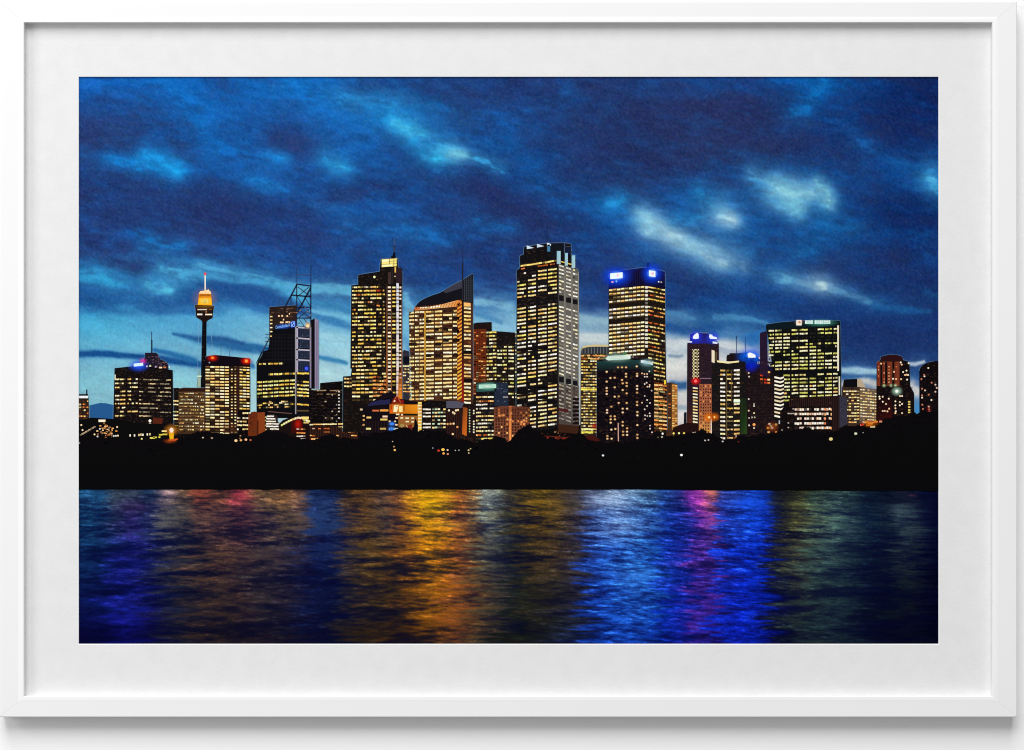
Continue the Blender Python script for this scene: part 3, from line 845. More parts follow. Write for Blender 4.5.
b.rect(114.6, 374.6, 115.8, 380, (220,220,190), 2)
b.rows(126, 140, 0, [422.2], 1.3, [(125,135)], 5, .8, CREAM)
b.poly([(153,417.4),(163,418.2),(162,424.4),(152.6,424)], (84,36,22), 2)
b.dot(150, 420.8, 1.5, (255,246,230), 3).dot(150, 423.8, 1.3, (230,214,196), 3)
b.rect(133.8, 363.6, 143.2, 366.6, (190,226,255), 3, tilt=-1.0)
b.dot(142.2, 361.8, 1.8, (255,140,210), 3)
b.rect(133.8, 363.6, 143.2, 366.6, (214,240,255), 6, tilt=-1.0).glow(138.5, 365.4, 12, 7.4, (40,90,255), .95).glow(142.8, 361.5, 5, 4.5, (255,60,190), .8).glow(138.6, 364.8, 5.5, 1.9, (226,244,255), .95, 5)
b.build('office_tower', 'dark tower with a blue lamp and a thin mast on its stepped roof')

# 3 low block between
b = Ink(5)
P = [(164,389),(172.8,388),(179,387.8),(179.4,430),(163.6,430)]
b.poly(P, (20,16,16))
b.rows(164, 179, 0, fr(400.3, 428, 3.6), 1.7, [(164.6,168),(168.6,172),(172.6,178.6)], 3, .85, CREAM + GRN, (60,50,36), .2)
b.build('office_block', 'small dark block with pale lit floors beside the dark tower')

# 4 brown slab
b = Ink(7)
P = [(178.7,388.6),(184,387.6),(204.8,388),(205.2,434),(178,434)]
b.poly(P, (66,44,28)).outline(P[:3], .6)
b.rect(178.7, 388.4, 204.8, 391.6, (44,22,18), 1)
ys = fr(392.4, 432, 3.3)
for y in ys:
    b.rect(178.8, y - .5, 204.6, y + .5, (120,92,60), 1, .6)
b.rows(179, 205, .4, ys, 1.7, spaced(179, 204.6, 5), 4, .62, CREAM + [(230,180,110),(170,120,70)], (110,80,50), .35)
b.rows(180, 193, 0, [399], 1.6, [(180,191)], 5, .95, GRN)
b.build('office_block', 'brown slab with cream windows left of the slim observation tower')

# 5 observation tower
b = Ink(4)
b.poly([(202.4,318),(206.6,318),(206.2,392),(200.6,392)], (13,14,20))
b.outline([(202.4,320),(200.8,388)], .6).outline([(206.5,320),(206.2,356)], .6)
tu = [(195,304.9),(203,304.2),(214,306),(213.2,312),(212.6,318),(208,320.2),(206.6,322),(202.4,322),(201,320),(196.4,317.4),(195.6,311)]
b.poly(tu, (30,20,18), 1).outline(tu, .7)
b.grad([(199,293.2),(211,293.2),(212.2,305.4),(197.8,304.8)], [(196,92,10),(214,116,16),(255,176,16),(255,184,16)], 2)
b.rect(199, 298, 211.4, 304.4, (255,200,20), 3).rect(200, 294.4, 210.4, 296.2, (150,76,14), 3).rect(204, 299.8, 206, 303.2, (196,206,20), 3)
b.rect(201, 298.6, 202, 303.4, (255,236,120), 4).rect(207.5, 298.8, 208.6, 303.4, (255,236,130), 4)
b.poly([(198.8,293.6),(200.4,291.2),(204,290.6),(207.4,290),(208.4,289.2),(209.4,290.8),(211,292),(211.2,293.8)], (255,224,176), 3)
b.line(205.2, 272.5, 205.2, 291, 1.4, (226,214,196), 2).line(205.2, 275, 205.2, 291, .6, (250,240,226), 3).dot(205.2, 273.8, 1.5, (214,84,96), 3)
b.rect(197.4, 309, 207, 310.1, (214,206,190), 3).rect(197.2, 313.6, 202.4, 315.2, (240,232,214), 3).rect(205.2, 313.8, 212.2, 315.2, (250,232,196), 3)
b.rect(205.6, 311, 207, 312.6, (170,110,70), 3).rect(196.6, 306.4, 213, 307.2, (90,60,24), 3).rect(209, 308.8, 212, 309.8, (120,80,40), 3)
b.glow(205, 299, 15, 14, (255,170,50), .24).glow(205, 301, 6, 4.4, (255,240,120), .7, 5)
b.line(198.6, 322, 197.6, 386, .35, (150,190,205), 1, .6).line(210.2, 321, 213, 354, .35, (150,190,205), 1, .6)
b.poly([(198.4,369),(199.2,369),(201,388),(196.4,388)], (150,180,160), 1, .6).rect(197, 375.6, 201.4, 377, (206,226,196), 2).rect(198, 378, 200.6, 386, (190,206,180), 2, .6)
b.build('observation_tower', 'slim observation tower with a golden lit turret and a pale mast')

# 6 cream tower with red lamps
b = Ink(8)
P = [(205.6,357.4),(207,356.2),(215.6,355),(236.8,357),(250.2,358.6),(250.4,396),(250.2,434),(204.6,434)]
b.poly(P, (34,22,16)).outline(P[:6], .7)
b.poly([(205.6,357.4),(207,356.2),(215.6,355),(236.8,357),(250.2,358.6),(250.3,367),(205.4,366)], (18,11,20), 1)
ys = fr(365.8, 432, 3.0)
b.rows(205, 229.6, .5, ys, 1.9, spaced(205.2, 229.6, 5), 1, .96, CREAM + [(255,236,176)], (90,60,36), .12, gap=0)
b.rows(205, 229.6, .5, [y for y in ys], 1.9, spaced(205.2, 229.6, 5), 1, .1, [(50,34,24)], None, 0, layer=2)
b.rows(230.6, 236.4, 0, ys, 1.4, [(231,232.7),(234.6,236.2)], 1, .92, CREAM, (80,60,40), .2)
b.rows(239.4, 249.8, .6, [y for y in ys if y < 408], 1.8, spaced(239.4, 249.8, 3), 1, .95, CREAM + YELL, (90,60,36), .15)
b.rect(228.9, 366, 230.3, 432, (40,26,20), 2).rect(236.9, 366, 238.9, 426, (52,26,26), 2)
b.rect(238.4, 409.4, 250.2, 434, (16,12,12), 2)
b.rect(223, 424, 236, 433, (90,46,30), 1, .5)
b.rect(210, 356.4, 215.2, 359.4, (220,60,24), 3).rect(243.8, 359, 249.2, 363, (240,60,24), 3)
b.glow(212.6, 358, 7, 4.4, (220,30,10), .9).glow(246.6, 361, 7, 4.6, (235,30,10), .95)
b.dot(212.6, 357.8, 1.3, (255,150,50), 5).dot(246.4, 361, 1.6, (255,160,60), 5)
b.rect(208.8, 362, 210.2, 363.2, (160,170,180), 3)
b.line(221, 345, 221, 356, .5, (90,130,160)).line(229.4, 347, 229.4, 356.4, .5, (90,130,160))
b.rows(237, 250, 0, [412.5,417.3,420.8,424.4,428.4], 1.9, [(237,242),(242.6,248.6)], 3, .7, CREAM, None, layer=3)
b.build('office_tower', 'cream windowed tower with two red lamps on its dark roof band')

# 7 tower with the truss mast and blue sign
b = Ink(6)
back = [(269.3,307),(296.8,305.2),(297,345),(269.3,345)]
b.poly(back, (42,30,28)).outline(back[:2] + back[3:], .6)
b.rows(270, 296, 0, [308,312,316], 1.6, spaced(271, 296, 8), 1, .3, [(96,66,50),(120,86,60)], (60,44,40))
for y in (316, 319.5, 323, 327, 331, 335.6):
    b.rect(270, y, 272.4, y + 1.2, random.choice(CREAM), 2)
for x, y, w_ in [(278.2,315.2,1.6),(281.4,315,1.6),(286.6,315.2,1.4),(280,321.6,3.6),(285.6,321.4,4.6),(283,318.8,1.2),(289,313,1)]:
    b.rect(x, y, x + w_, y + 1.6, (255,214,160), 2)
b.line(278.4, 295.5, 278.4, 306, .6, (50,84,120)).line(282, 299, 282, 306, .4, (60,94,130))
front = [(271.4,331),(275,328.6),(295.8,326.4),(311.4,326.4),(311.4,418),(256.6,418),(256.6,364),(262,355),(263.6,351),(268,350)]
b.poly(front, (14,14,18), 1)
b.outline([(256.6,364),(256.6,410)], .6)
b.line(269, 338.6, 257.6, 361.5, .9, (36,44,62), 1)
b.line(256.4,363,262,351.5,.8,(30,36,50),1)
for x in fr(272, 295, 3.2):
    b.rect(x, 334, x + .4, 362, (30,30,36), 2)
for y in fr(334, 362, 3.6):
    b.rect(265, y, 295.4, y + .4, (28,28,34), 2)
# right hand face: pale frame with dark panels
b.rect(296.4, 326.4, 311.2, 418, (18,17,22), 2)
for y0, y1 in ((328.4,337),(339.4,348),(350.4,358.4),(360.6,371.4)):
    b.rect(298.2, y0, 309.6, y1, (44,54,76), 3)
    for i in range(5):
        b.rect(299 + i * 2.1, y0 + .8, 300.4 + i * 2.1, y1 - 1, (30,36,54), 4, .7)
    for _ in range(5):
        x = random.uniform(298.6, 308); y = random.uniform(y0 + .5, y1 - 1.2)
        b.rect(x, y, x + 1.3, y + .6, (110,120,140), 4, .7)
b.rect(296.4, 326, 298, 372, (176,166,184), 4).rect(295.1, 326.8, 296.3, 414, (150,146,150), 5)
b.rect(309.8, 327, 311.3, 388, (140,130,152), 4)
for y in (326.6, 337.4, 348.8, 359):
    b.rect(296.4, y, 310.4, y + 1.4, (186,178,192), 4, tilt=.9)
b.poly([(311.3,320),(314.8,318.4),(314.8,388.6),(311.3,388.6)], (13,13,18), 2)
b.grad([(314.8,318.2),(318.7,320.6),(318.9,388.6),(314.8,388.6)], [(150,140,166),(130,120,146),(126,116,140),(140,130,156)], 2)
b.rect(316.4, 322, 317.1, 388, (108,98,124), 3).outline([(318.8,320.6),(318.9,388)], .6)
# truss mast
T = (30,36,58)
b.line(296.7, 267, 296.7, 284, .5, (48,64,104), 3, .8).line(296.7, 284, 296.7, 326, .9, T, 3).line(310.8, 265, 310.8, 284, .8, (40,52,88), 3).line(310.8, 284, 310.8, 326, 1.1, T, 3)
b.line(310.8, 250, 310.8, 263, .4, (52,78,130), 3, .6)
b.line(296.8, 274.4, 310.8, 275.2, .6, (70,70,100), 3)
b.line(296.8, 284, 310.8, 286, 1.1, T, 3).line(291, 295, 310.8, 296.6, 1.2, T, 3).line(296.8, 307.6, 310.8, 307, 1, T, 3).line(296.8,318,310.8,318,1,T,3)
b.line(296.8, 284.6, 285.6, 306, 1.3, T, 3).line(310.8, 287.6, 297, 313, 1.5, T, 3)
b.line(291, 295.6, 291, 306, .7, T, 3)
for a, c in (((297,296),(304,308)),((304,296),(310.8,307)),((297,308),(310.6,318)),((310.6,308),(297,319)),((298,287),(310,296)),((309,287),(298,296)),((299,319),(304,326)),((304,319),(310,326))):
    b.line(*a, *c, .6, (44,52,76), 3)
for _ in range(16):
    x = random.uniform(286, 310); y = random.uniform(307, 325)
    b.rect(x, y, x + random.uniform(.8, 2.2), y + random.uniform(.6, 1.1), random.choice([(150,110,80),(90,80,90),(120,130,150),(60,50,50)]), 4)
b.rect(306.4, 324.6, 309.4, 327.4, (255,226,170), 5)
b.glow(307.6, 325.4, 4, 5, (255,190,110), .7)
# sign
b.poly([(275.6,326.2),(290,323.2),(290,328),(275.6,330)], (12,22,60), 3)
b.text('Deutsche Bank', 275.8, 290, 325.8, 328.9, (150,196,255), -2.6, 5)
b.glow(283, 326.4, 9, 3.2, (50,120,255), .55, 4)
b.rect(291, 321.8, 295, 327.2, (120,166,255), 5, tilt=-.6).rect(291.8, 322.6, 294.2, 326.4, (24,50,150), 6, tilt=-.5).line(292, 326, 294, 322.6, .7, (170,206,255), 7)
b.glow(293, 324.4, 4.6, 4.6, (40,90,255), .55, 4)
# lit floors
bl = [(257.4 + i * 5.45, 257.4 + i * 5.45 + 4.7) for i in range(7)]
b.rows(257, 295, -1.2, [363.4], 2.0, bl[:5], 3, .85, YELL, (40,36,20), .3, layer=3)
b.rows(257, 295, -1.4, [374.0], 2.2, bl[2:], 3, .98, YELL, None, .1, layer=3)
b.rows(257, 295, -2.2, [381.6,385.4,389,392.8,396.4], 2.0, bl, 3, .96, YELL + GRN[:2], (60,50,20), .12, layer=3)
b.rows(257, 295, -1.4, [403, 404.8, 407.2], 1.6, bl, 3, .42, YELL + CREAM, (40,34,20), .3, layer=3)
b.rows(257, 295, 0, [401], 1.8, [(269,272),(281,288)], 2, .8, CREAM, None, layer=3)
b.rows(297, 309.4, .4, [372.4], 2.2, [(297,309.2)], 5, 1, CREAM + YELL, None, .05, layer=5)
b.rows(297, 309.4, .8, [380.6,384.2,388,391.4,394.8,403.4], 1.9, [(297,302.8),(303.2,309)], 3, .9, YELL, (60,46,24), .2, layer=5)
b.rect(297, 410, 309, 411.4, (120,96,60), 5, .6)
b.dot(306.6, 368.4, 1.6, (70,100,255), 6).glow(306.6, 368.4, 4, 4, (40,60,255), .8)
b.line(268, 411.5, 292, 413.6, .8, (110,80,70), 4)
b.build('office_tower', 'black glass tower with a lattice mast and a small blue sign near its roof')

# 8 low blocks below it
b = Ink(9)
b.poly([(248.4,413),(254.6,411.4),(257.6,412.4),(257.6,436),(248,436)], (104,44,20)).poly([(257.6,412.6),(264.8,412),(265.2,434),(257.6,434)], (132,60,26), 1)
b.rect(249.4,412,250.6,413.6,(255,236,190),2)
b.poly([(257,421),(258.6,420),(258.4,436),(256.6,436)], (70,30,16), 2)
b.build('brick_block', 'orange brown windowless block lit from below among low buildings')
b = Ink(9)
b.poly([(264.8,417),(268,414.4),(274,414),(277.6,417),(278,422),(282,424),(282,434),(264.8,434)], (44,36,32))
for y, x0, x1 in ((415.4,267,274),(418,266.4,275.4),(420.6,266.4,276),(423,266.2,281),(425.6,266.2,280.6),(428.2,270,280)):
    b.rows(x0, x1, .3, [y], 1.7, [(x0, x1)], 6, .97, WHT, None, .1, runs=.9, gap=.1)
b.rows(250, 266, 0, [416.4,420,424.6,429], 1.6, [(264.6,266.6)], 2, .8, CREAM)
b.build('lit_pavilion', 'small rounded building with bright white floors in front of the black tower')
b = Ink(10)
b.poly([(279,424),(283,420),(290,417.6),(300,416.6),(309.4,417.4),(310,440),(279,440)], (26,16,16))
b.poly([(291,419),(303,419),(303,433),(291,433)], (58,14,12), 1)
for i in range(13):
    t = i / 12
    x = 281 + t * 27; y = 421.6 - 8.2 * math.sin(math.pi * min(1, t * .62 + .02)) + (2.5 if t > .8 else 0)
    b.rect(x, y + 3.2, x + 2, y + 5.2, random.choice(CREAM + GRN), 2, tilt=-.6 if t < .6 else .4)
b.rows(285, 292, 0, [428,431.6], 1.3, [(284.5,292)], 4, .6, [(220,214,210),(180,170,170)], None, layer=2)
b.rows(297, 306, 0, [428.6,432.4,435.6,438.4], 1.5, [(296.6,305.4)], 4, .85, WHT + ORNG[:1], None, .2, layer=2)
b.glow(298, 424, 5, 8, (200,30,16), .75)
b.rect(302, 416.6, 308.8, 419.4, (250,220,130), 3).rect(303.6, 422, 309, 423.4, (220,190,110), 3)
b.build('curved_building', 'low dark building with a curved row of lights and a red glow')

# 9 dark wide block
b = Ink(7)
P = [(309.2,390),(320,389.4),(320.2,383),(332,382),(343,381),(343.4,376.6),(352,376.4),(358,380),(358,440),(309.2,440)]
b.poly(P, (14,11,13)).outline(P[1:6], .5)
b.rows(310, 358, 0, [390,393.6], 1.2, spaced(310, 356, 14), 1, .5, [(150,110,80),(110,80,60),(170,150,120)], (40,30,28))
b.rows(310, 358, 0, fr(398, 421, 3.4), 1.1, spaced(311, 356, 14), 1, .16, [(120,100,80),(160,150,140),(90,70,60)], (30,24,24))
for y in fr(391, 421, 3.3):
    if random.random() < .85: b.rect(338.2, y, 339.8, y + 1.3, (220,214,204), 2)
    if random.random() < .5: b.rect(336, y, 337.2, y + 1.1, (150,140,130), 2)
    if random.random() < .3: b.rect(331.6, y, 333, y + 1.1, (190,180,160), 2)
    if random.random() < .3: b.rect(325, y, 326.4, y + 1.1, (180,170,150), 2)
b.rows(308, 337, -.6, [424], 1.6, [(308.4,336.8)], 12, .98, CREAM, None, .1, layer=2)
b.rows(338, 359, .4, [423.2,426.2], 1.7, [(338,359)], 8, .96, CREAM, None, .1, layer=2)
b.rect(308.6, 426, 358, 440, (36,20,18), 1)
for x in fr(310, 358, 2.6):
    b.rect(x, 426.6, x + .8, 440, (62,36,28), 2)
b.rows(309, 358, 0, [428,431.5,435], 1.4, spaced(309, 357, 16), 1, .22, ORNG + [(220,190,170)], None, layer=3)
b.rows(309, 330, 0, [438.2], 1.8, [(309,322)], 6, .8, ORNG + [(220,60,40)], None, layer=3)
b.rows(340, 358, 0, [437.6], 1.8, [(341,358)], 7, .7, ORNG + CREAM, None, layer=3)
b.glow(354.6, 401, 3.4, 4.4, (200,24,24), .8)
b.build('office_block', 'wide dark block with a bright string of lights along its base')

# 10 tall tower with lit crown box
b = Ink(8)
P = [(351.3,285.4),(358.2,284.6),(358.2,275),(379.8,271.6),(379.8,268),(381,259.2),(397.4,258),(398,267),(402.6,272.8),(402.4,284),(402.4,432),(343,432),(343.2,376.4),(350.8,376),(351.8,368.6),(350.4,368.4)]
b.poly(P, (21,17,16)).outline(P, .8)
b.poly([(391.4,259),(390.8,256.6),(392.8,255.4),(393.4,252.6),(395,252.4),(395.8,258)], (18,18,30), 1)
b.line(394.3, 237.5, 394.3, 247, .8, (70,86,120), 1).line(394.3, 246, 394.3, 254, 1.4, (56,60,84), 1)
b.rect(381.2, 259.4, 397.2, 267.2, (250,232,130), 2, tilt=-1.0)
for y in (261.6, 264.2): b.rect(381.4, y, 397.2, y + .7, (190,166,84), 3, tilt=-1)
for x in (381.2, 389, 393.6, 396.6): b.rect(x, 259, x + .6, 267, (90,74,40), 3)
b.rect(382, 260, 389, 262, (255,250,200), 4, tilt=-.4).rect(382, 264.9, 392, 266.6, (255,248,190), 4, tilt=-.5)
b.rect(388, 272, 391, 284, (64,48,44), 2).rect(396, 268, 402, 284, (44,30,36), 2).rect(391.4, 268, 393.4, 284, (40,32,34), 2)
b.rect(394.6, 267, 396, 272.5, (236,190,90), 3)
b.dot(374.4, 277, 1.3, (240,240,180), 3).dot(395, 276.4, .8, (210,190,160), 3)
ys = fr(286.6, 400, 3.76)
left = [(352,357.4),(358,363.6),(364.2,369.6),(370.4,376),(376.6,381.4),(382.8,385)]
b.rows(351.5, 386, -.6, [y for y in ys if y < 366], 1.9, left, 3, .74, YELL + CREAM + YELL, (48,36,26), .2, runs=.72)
b.rows(351.5, 386, -.6, [y for y in ys if y < 310], 1.9, left, 3, .1, ORNG + [(200,70,40)], None, .2, layer=2)
b.rows(351.5, 386, -.4, [y for y in ys if y >= 366], 2.0, spaced(351.8, 386, 8), 1, .74, YELL + CREAM, (60,44,26), .2)
b.rows(344, 352, 0, [378,381.8,385.6], 1.9, spaced(344, 352, 3), 1, .9, CREAM, None, .2)
b.rows(372, 388, 0, fr(376, 398, 3.76), 2.2, spaced(372.5, 387, 4), 1, .7, ORNG, (110,60,30), .3, layer=2)
# right face with its pale and golden piers
for x0, x1, c in ((386.4,387.6,(120,74,52)),(391,391.8,(96,60,44)),(401,402.4,(96,60,46))):
    b.grad([(x0,286),(x1,286),(x1,402),(x0,402)], [(60,44,42),(60,44,42),(c[0]+60,c[1]+30,c[2]),(c[0]+60,c[1]+30,c[2])], 2)
b.rows(387, 391, 0, ys, 2.4, [(387.9,390.8)], 1, .98, [(255,236,206),(240,220,196),(255,226,180)], None, .1, layer=3)
b.rows(392, 395.6, 0, ys, 2.0, [(392.4,395.4)], 1, .84, YELL, (70,50,30), .2, layer=3)
b.grad([(396.4,283),(398.8,283.4),(398.8,402),(396.4,402)], [(226,226,236),(226,226,236),(236,214,196),(236,214,196)], 3)
b.rows(396.4, 399, 0, [y + 2 for y in ys], .7, [(396.4,398.8)], 1, .6, [(150,140,150)], None, 0, layer=4)
b.rows(399.4, 401.6, 0, ys, 2.2, [(399.5,401.3)], 1, .96, [(250,236,214),(226,206,180)], None, .2, layer=3)
b.grad([(398,366),(402.3,366),(402,400),(397.6,400)], [(190,96,40,.0),(190,96,40,.0),(240,140,24,.9),(240,140,24,.9)], 4)
b.build('office_tower', 'tall stepped tower with a bright lit box and a spire on top')

# 11 narrow block between two towers
b = Ink(6)
b.poly([(402.4,352),(404,349.8),(409.4,351.6),(410,402),(402.4,402)], (46,46,58))
b.rect(402.4, 356.5, 409.4, 364, (14,16,26), 1)
b.rows(402.4, 410, 0, fr(365.4, 394, 3.2), 1.6, [(402.8,409.4)], 4, .85, CREAM + ORNG[:1], (60,44,34), .3)
b.build('office_block', 'narrow block showing between the spire tower and the sail roofed tower')

# 12 sail-roofed tower
b = Ink(8)
body = [(408.6,311.6),(414,309.5),(462.5,299),(473,303),(472.6,404),(420,404),(420,432),(417,432),(412,404)]
b.poly(body, (66,38,26)).outline([(408.6,311.6),(412,404)], .6)
b.outline([(473.2,275),(473,385)], .6)
roof = [(414.6,307.4),(419,302),(424.6,298.6),(431.6,295.6),(440,292.8),(444,290.4),(453.6,284.6),(462.8,280),(463,298.4),(457,300.4),(444,304),(430,306.4)]
b.poly(roof, (20,20,26), 1).outline(roof[:8], .7)
b.poly([(443,291.6),(453.6,284.8),(462.4,280.4),(462.4,288),(446,293)], (62,60,72), 2)
for i in range(6):
    b.line(446 + i * 2.8, 290.5 - i * 1.5, 446.6 + i * 2.8, 294.4 - i * 1.1, .5, (36,36,46), 3)
fin = [(463,279.8),(472.2,274),(473.2,274.2),(473.2,304),(463,303.4)]
b.poly(fin, (26,28,34), 1).outline(fin[:3], .7)
for i in range(4):
    b.rect(464.4 + i * 2.1, 279.4 - i * 1.2, 464.9 + i * 2.1, 302, (70,72,80), 2)
for y in fr(280, 302, 2.6):
    b.rect(464, y, 473, y + .4, (60,62,72), 2)
b.poly([(406.6,307.8),(412.6,309),(414,311),(408.6,314)], (110,150,172), 2)
b.grad([(414.6,307.4),(430,306.6),(444,303.8),(457.4,300.2),(461,300.6),(459,306.4),(440,308),(414,310.8)],
       [(190,90,40),(236,180,110),(244,210,160),(230,130,40),(220,120,36),(226,130,44),(240,196,130),(200,110,50)], 3)
for i in range(16):
    x = 416 + i * 2.7
    b.line(x, 309.6 - i * .22, x + 1.6, 306.2 - i * .26, .5, (130,64,24), 4)
b.rect(420, 307.3, 428, 308.4, (255,240,206), 4, tilt=-.6).rect(430, 306.6, 440, 308, (255,246,220), 4, tilt=-1.2)
ys = fr(311.8, 430, 3.77)
bays = [(409.4,414.2),(414.9,418.8),(419.6,424.2),(426,433.8),(434.8,442.2),(443.2,452),(452.8,457)]
for y in ys:
    if y < 402:
        b.rect(409, y + 2.1, 457, y + 2.6, (130,84,44), 1, .5, tilt=-1.5)
b.rows(409, 457, -1.9, [y for y in ys if y < 402], 2.15, bays, 3, .93, CREAM + [(255,240,190),(255,226,160)], (60,34,24), .1, runs=.9, gap=.1, layer=2)
for bx, y in ((443,318),(426,321),(452.8,328),(443,329),(452.8,331),(434.8,329),(426,336.5),(452.8,340),(443,340),(434.8,344),(452.8,355),(426,355.2),(434.8,355),(452.8,318),(409.4,344)):
    b.rect(bx - .4, y - 1.2, bx + random.uniform(4, 7.5), y + 1.9, (34,22,20), 3)
b.rect(424.4, 311, 425.6, 404, (214,160,56), 4)
for x in (414.3, 434, 442.5, 452.2): b.rect(x, 309, x + .7, 402, (50,30,22), 4)
b.rows(412, 421, 0, fr(402, 431, 3.77), 2.0, [(413.6,417),(417.6,421.6)], 1, .95, CREAM + YELL, (120,80,40), .15, layer=2)
b.grad([(418,404),(421.8,404),(421.6,432),(418.2,432)], [(200,150,50,.2),(200,150,50,.2),(236,190,60,.9),(236,190,60,.9)], 3)
# folded golden corner
b.rect(457.2, 303, 461.9, 402, (110,58,26), 2, tilt=-1)
for i, y in enumerate(fr(304, 400, 3.77)):
    k = min(1, i / 18)
    b.poly([(457.4,y),(461.8,y - 2.6),(461.8,y - .8),(457.4,y + 1.9)], (236,150 + 30 * k,60), 3)
    b.poly([(457.4,y + 2),(461.8,y - .6),(461.8,y + .3),(457.4,y + 3)], (150,50,20) if random.random() < .5 else (96,40,20), 3)
b.rect(461.9, 282, 463.7, 402, (34,22,22), 4)
b.grad([(461.9,356),(463.7,356),(463.7,402),(461.9,402)], [(60,24,20),(60,24,20),(150,24,24),(150,24,24)], 5)
b.line(462.4, 246, 462.4, 262, .7, (40,50,86), 5).line(462.5, 262, 462.5, 300, 1.3, (36,36,52), 5)
b.rect(463.8, 303.2, 472.8, 402, (72,40,26), 3)
b.grad([(463.8,302.4),(470.6,303),(470.6,306.6),(463.8,306.4)], [(250,190,110)] * 4, 4)
b.rows(463.8, 472, .4, fr(307.4, 402, 3.77), 2.3, [(464,470.8)], 3, .95, CREAM + [(255,206,110),(250,216,150)], (90,50,30), .12, runs=.9, gap=.05, layer=4)
for y in (350.6, 379): b.rect(463.8, y, 472, y + 3.4, (20,14,16), 5)
b.rect(471.4, 305, 473, 400, (70,44,34), 5)
b.build('office_tower', 'cream lit tower under a sweeping dark sail shaped roof with an orange edge')

# 13 brick tower with the dark right side
b = Ink(6)
P = [(473.2,323.6),(477,322.6),(491.6,322),(491.8,331),(500,331.4),(514.8,332.6),(517,336),(517,440),(466,440),(466,401),(473.2,400)]
b.poly(P, (24,19,19)).outline(P[1:6], .6)
b.poly([(473.2,329.5),(486,328.5),(486,395),(473.2,395)], (104,42,20), 1)
for x in fr(475, 486, 2.2):
    b.rect(x, 329.4, x + .6, 395, (70,28,16), 2)
b.rect(474, 324, 491, 329, (30,20,20), 2)
ys = fr(331.8, 400, 3.6)
b.rows(473.5, 486, 0, ys, 1.5, spaced(473.6, 485.6, 5), 1, .4, ORNG + [(240,160,100)], (86,36,20), .3, layer=3)
b.rows(473.5, 486, 0, [y for y in ys if y > 346], 1.8, spaced(473.6, 485.6, 5), 1, .5, ORNG + CREAM, None, .2, layer=3)
b.rows(486, 497, -.5, ys, 2.0, [(486,488.6),(489.2,492.6),(493,496.4)], 2, .84, CREAM + YELL[:2] + GRN[:1], (60,44,30), .2, layer=2)
b.rows(497, 516, 0, [y for y in ys if y > 343], 1.9, [(497.4,502),(502.6,506.8),(508.4,513.8)], 3, .62, GRN + CREAM, (34,28,26), .25, layer=2)
b.rows(515, 517, 0, ys, 1.4, [(515.2,516.6)], 1, .6, CREAM, None, .3, layer=2)
b.build('office_tower', 'brick red tower with a dark right side, right of the sail roofed tower')

# 14 low block with the pale green sign
b = Ink(11)
P = [(476.2,383.4),(484,382),(496,381.6),(508.2,383),(508.4,406),(494,408),(494,446),(475.6,446)]
b.poly(P, (18,18,22)).poly([(494.4,382),(508.2,383.2),(508.4,406),(494.4,406)], (34,42,58), 1)
b.poly([(476.4,383.6),(496,382.2),(496,391),(476.4,392)], (44,84,80), 1)
b.rect(478.8, 384.6, 496, 388.6, (208,238,220), 2, tilt=-.6)
b.glow(487.4, 386.2, 12, 5, (150,226,200), .7).glow(487.4, 386.2, 8, 2, (245,255,245), .8, 5)
for y, pal, p_ in ((396.4,CREAM,.6),(400.6,ORNG,.95),(404,WHT,.9),(408,WHT,.6),(412,CREAM,.6),(415.6,CREAM,.9),(419.6,CREAM,.55),(423,WHT,.5),(426.6,CREAM,.6),(430.4,CREAM,.7),(434.4,ORNG + YELL,.95),(438,YELL,.95),(441.6,CREAM,.7)):
    b.rows(476, 494, -.4, [y], 1.9, [(476,481),(481.4,487.4),(487.8,493.6)], 3, p_, pal, (50,44,36), .2)
for _ in range(12):
    x = random.uniform(497, 507); y = random.uniform(384, 404)
    b.rect(x, y, x + 1.6, y + .7, random.choice([(70,80,104),(96,104,126),(56,60,80)]), 2)
b.rect(503, 396.4, 508, 397.8, (150,140,140), 2)
b.build('office_block', 'low block with a glowing pale green sign on its roof')

# 15 orange gridded hotel
b = Ink(12)
P = [(494,407.4),(500,406.4),(511,405.6),(530,407.2),(530,428),(520,432),(513,436),(509.6,445),(505,438),(497,436),(494,436)]
b.poly(P, (122,70,48))
for iy, y in enumerate(fr(408.8, 437, 2.9)):
    for x in fr(495.4, 529, 2.75):
        if 508.6 < x + .6 < 511.4 or (y > 434 and x > 512) or y > 434 and x < 500: continue
        r = random.random()
        c = (54,26,24) if r < .84 else (255,190,110) if r < .93 else (230,130,60)
        b.rect(x, y, x + 1.6, y + 1.7, c, 2)
b.grad([(509,406),(511.6,406),(511.2,443),(509.4,443)], [(200,110,60),(200,110,60),(255,160,80),(255,160,80)], 3)
for x, y in ((499.6,415.6),(503.6,415.2),(507.6,419.4),(510.6,419.6),(511,413.4),(521.6,422),(524,424),(524,420.4)):
    b.dot(x, y, 1.1, (255,206,140), 4).glow(x, y, 2.6, 2.6, (255,150,70), .5, 5)
b.grad([(494,407),(530,407),(530,420),(494,420)], [(120,60,40,.25),(90,50,40,.45),(90,50,40,.1),(120,60,40,0)], 5)
b.build('hotel_block', 'orange lit block with a grid of small dark windows, low in front')

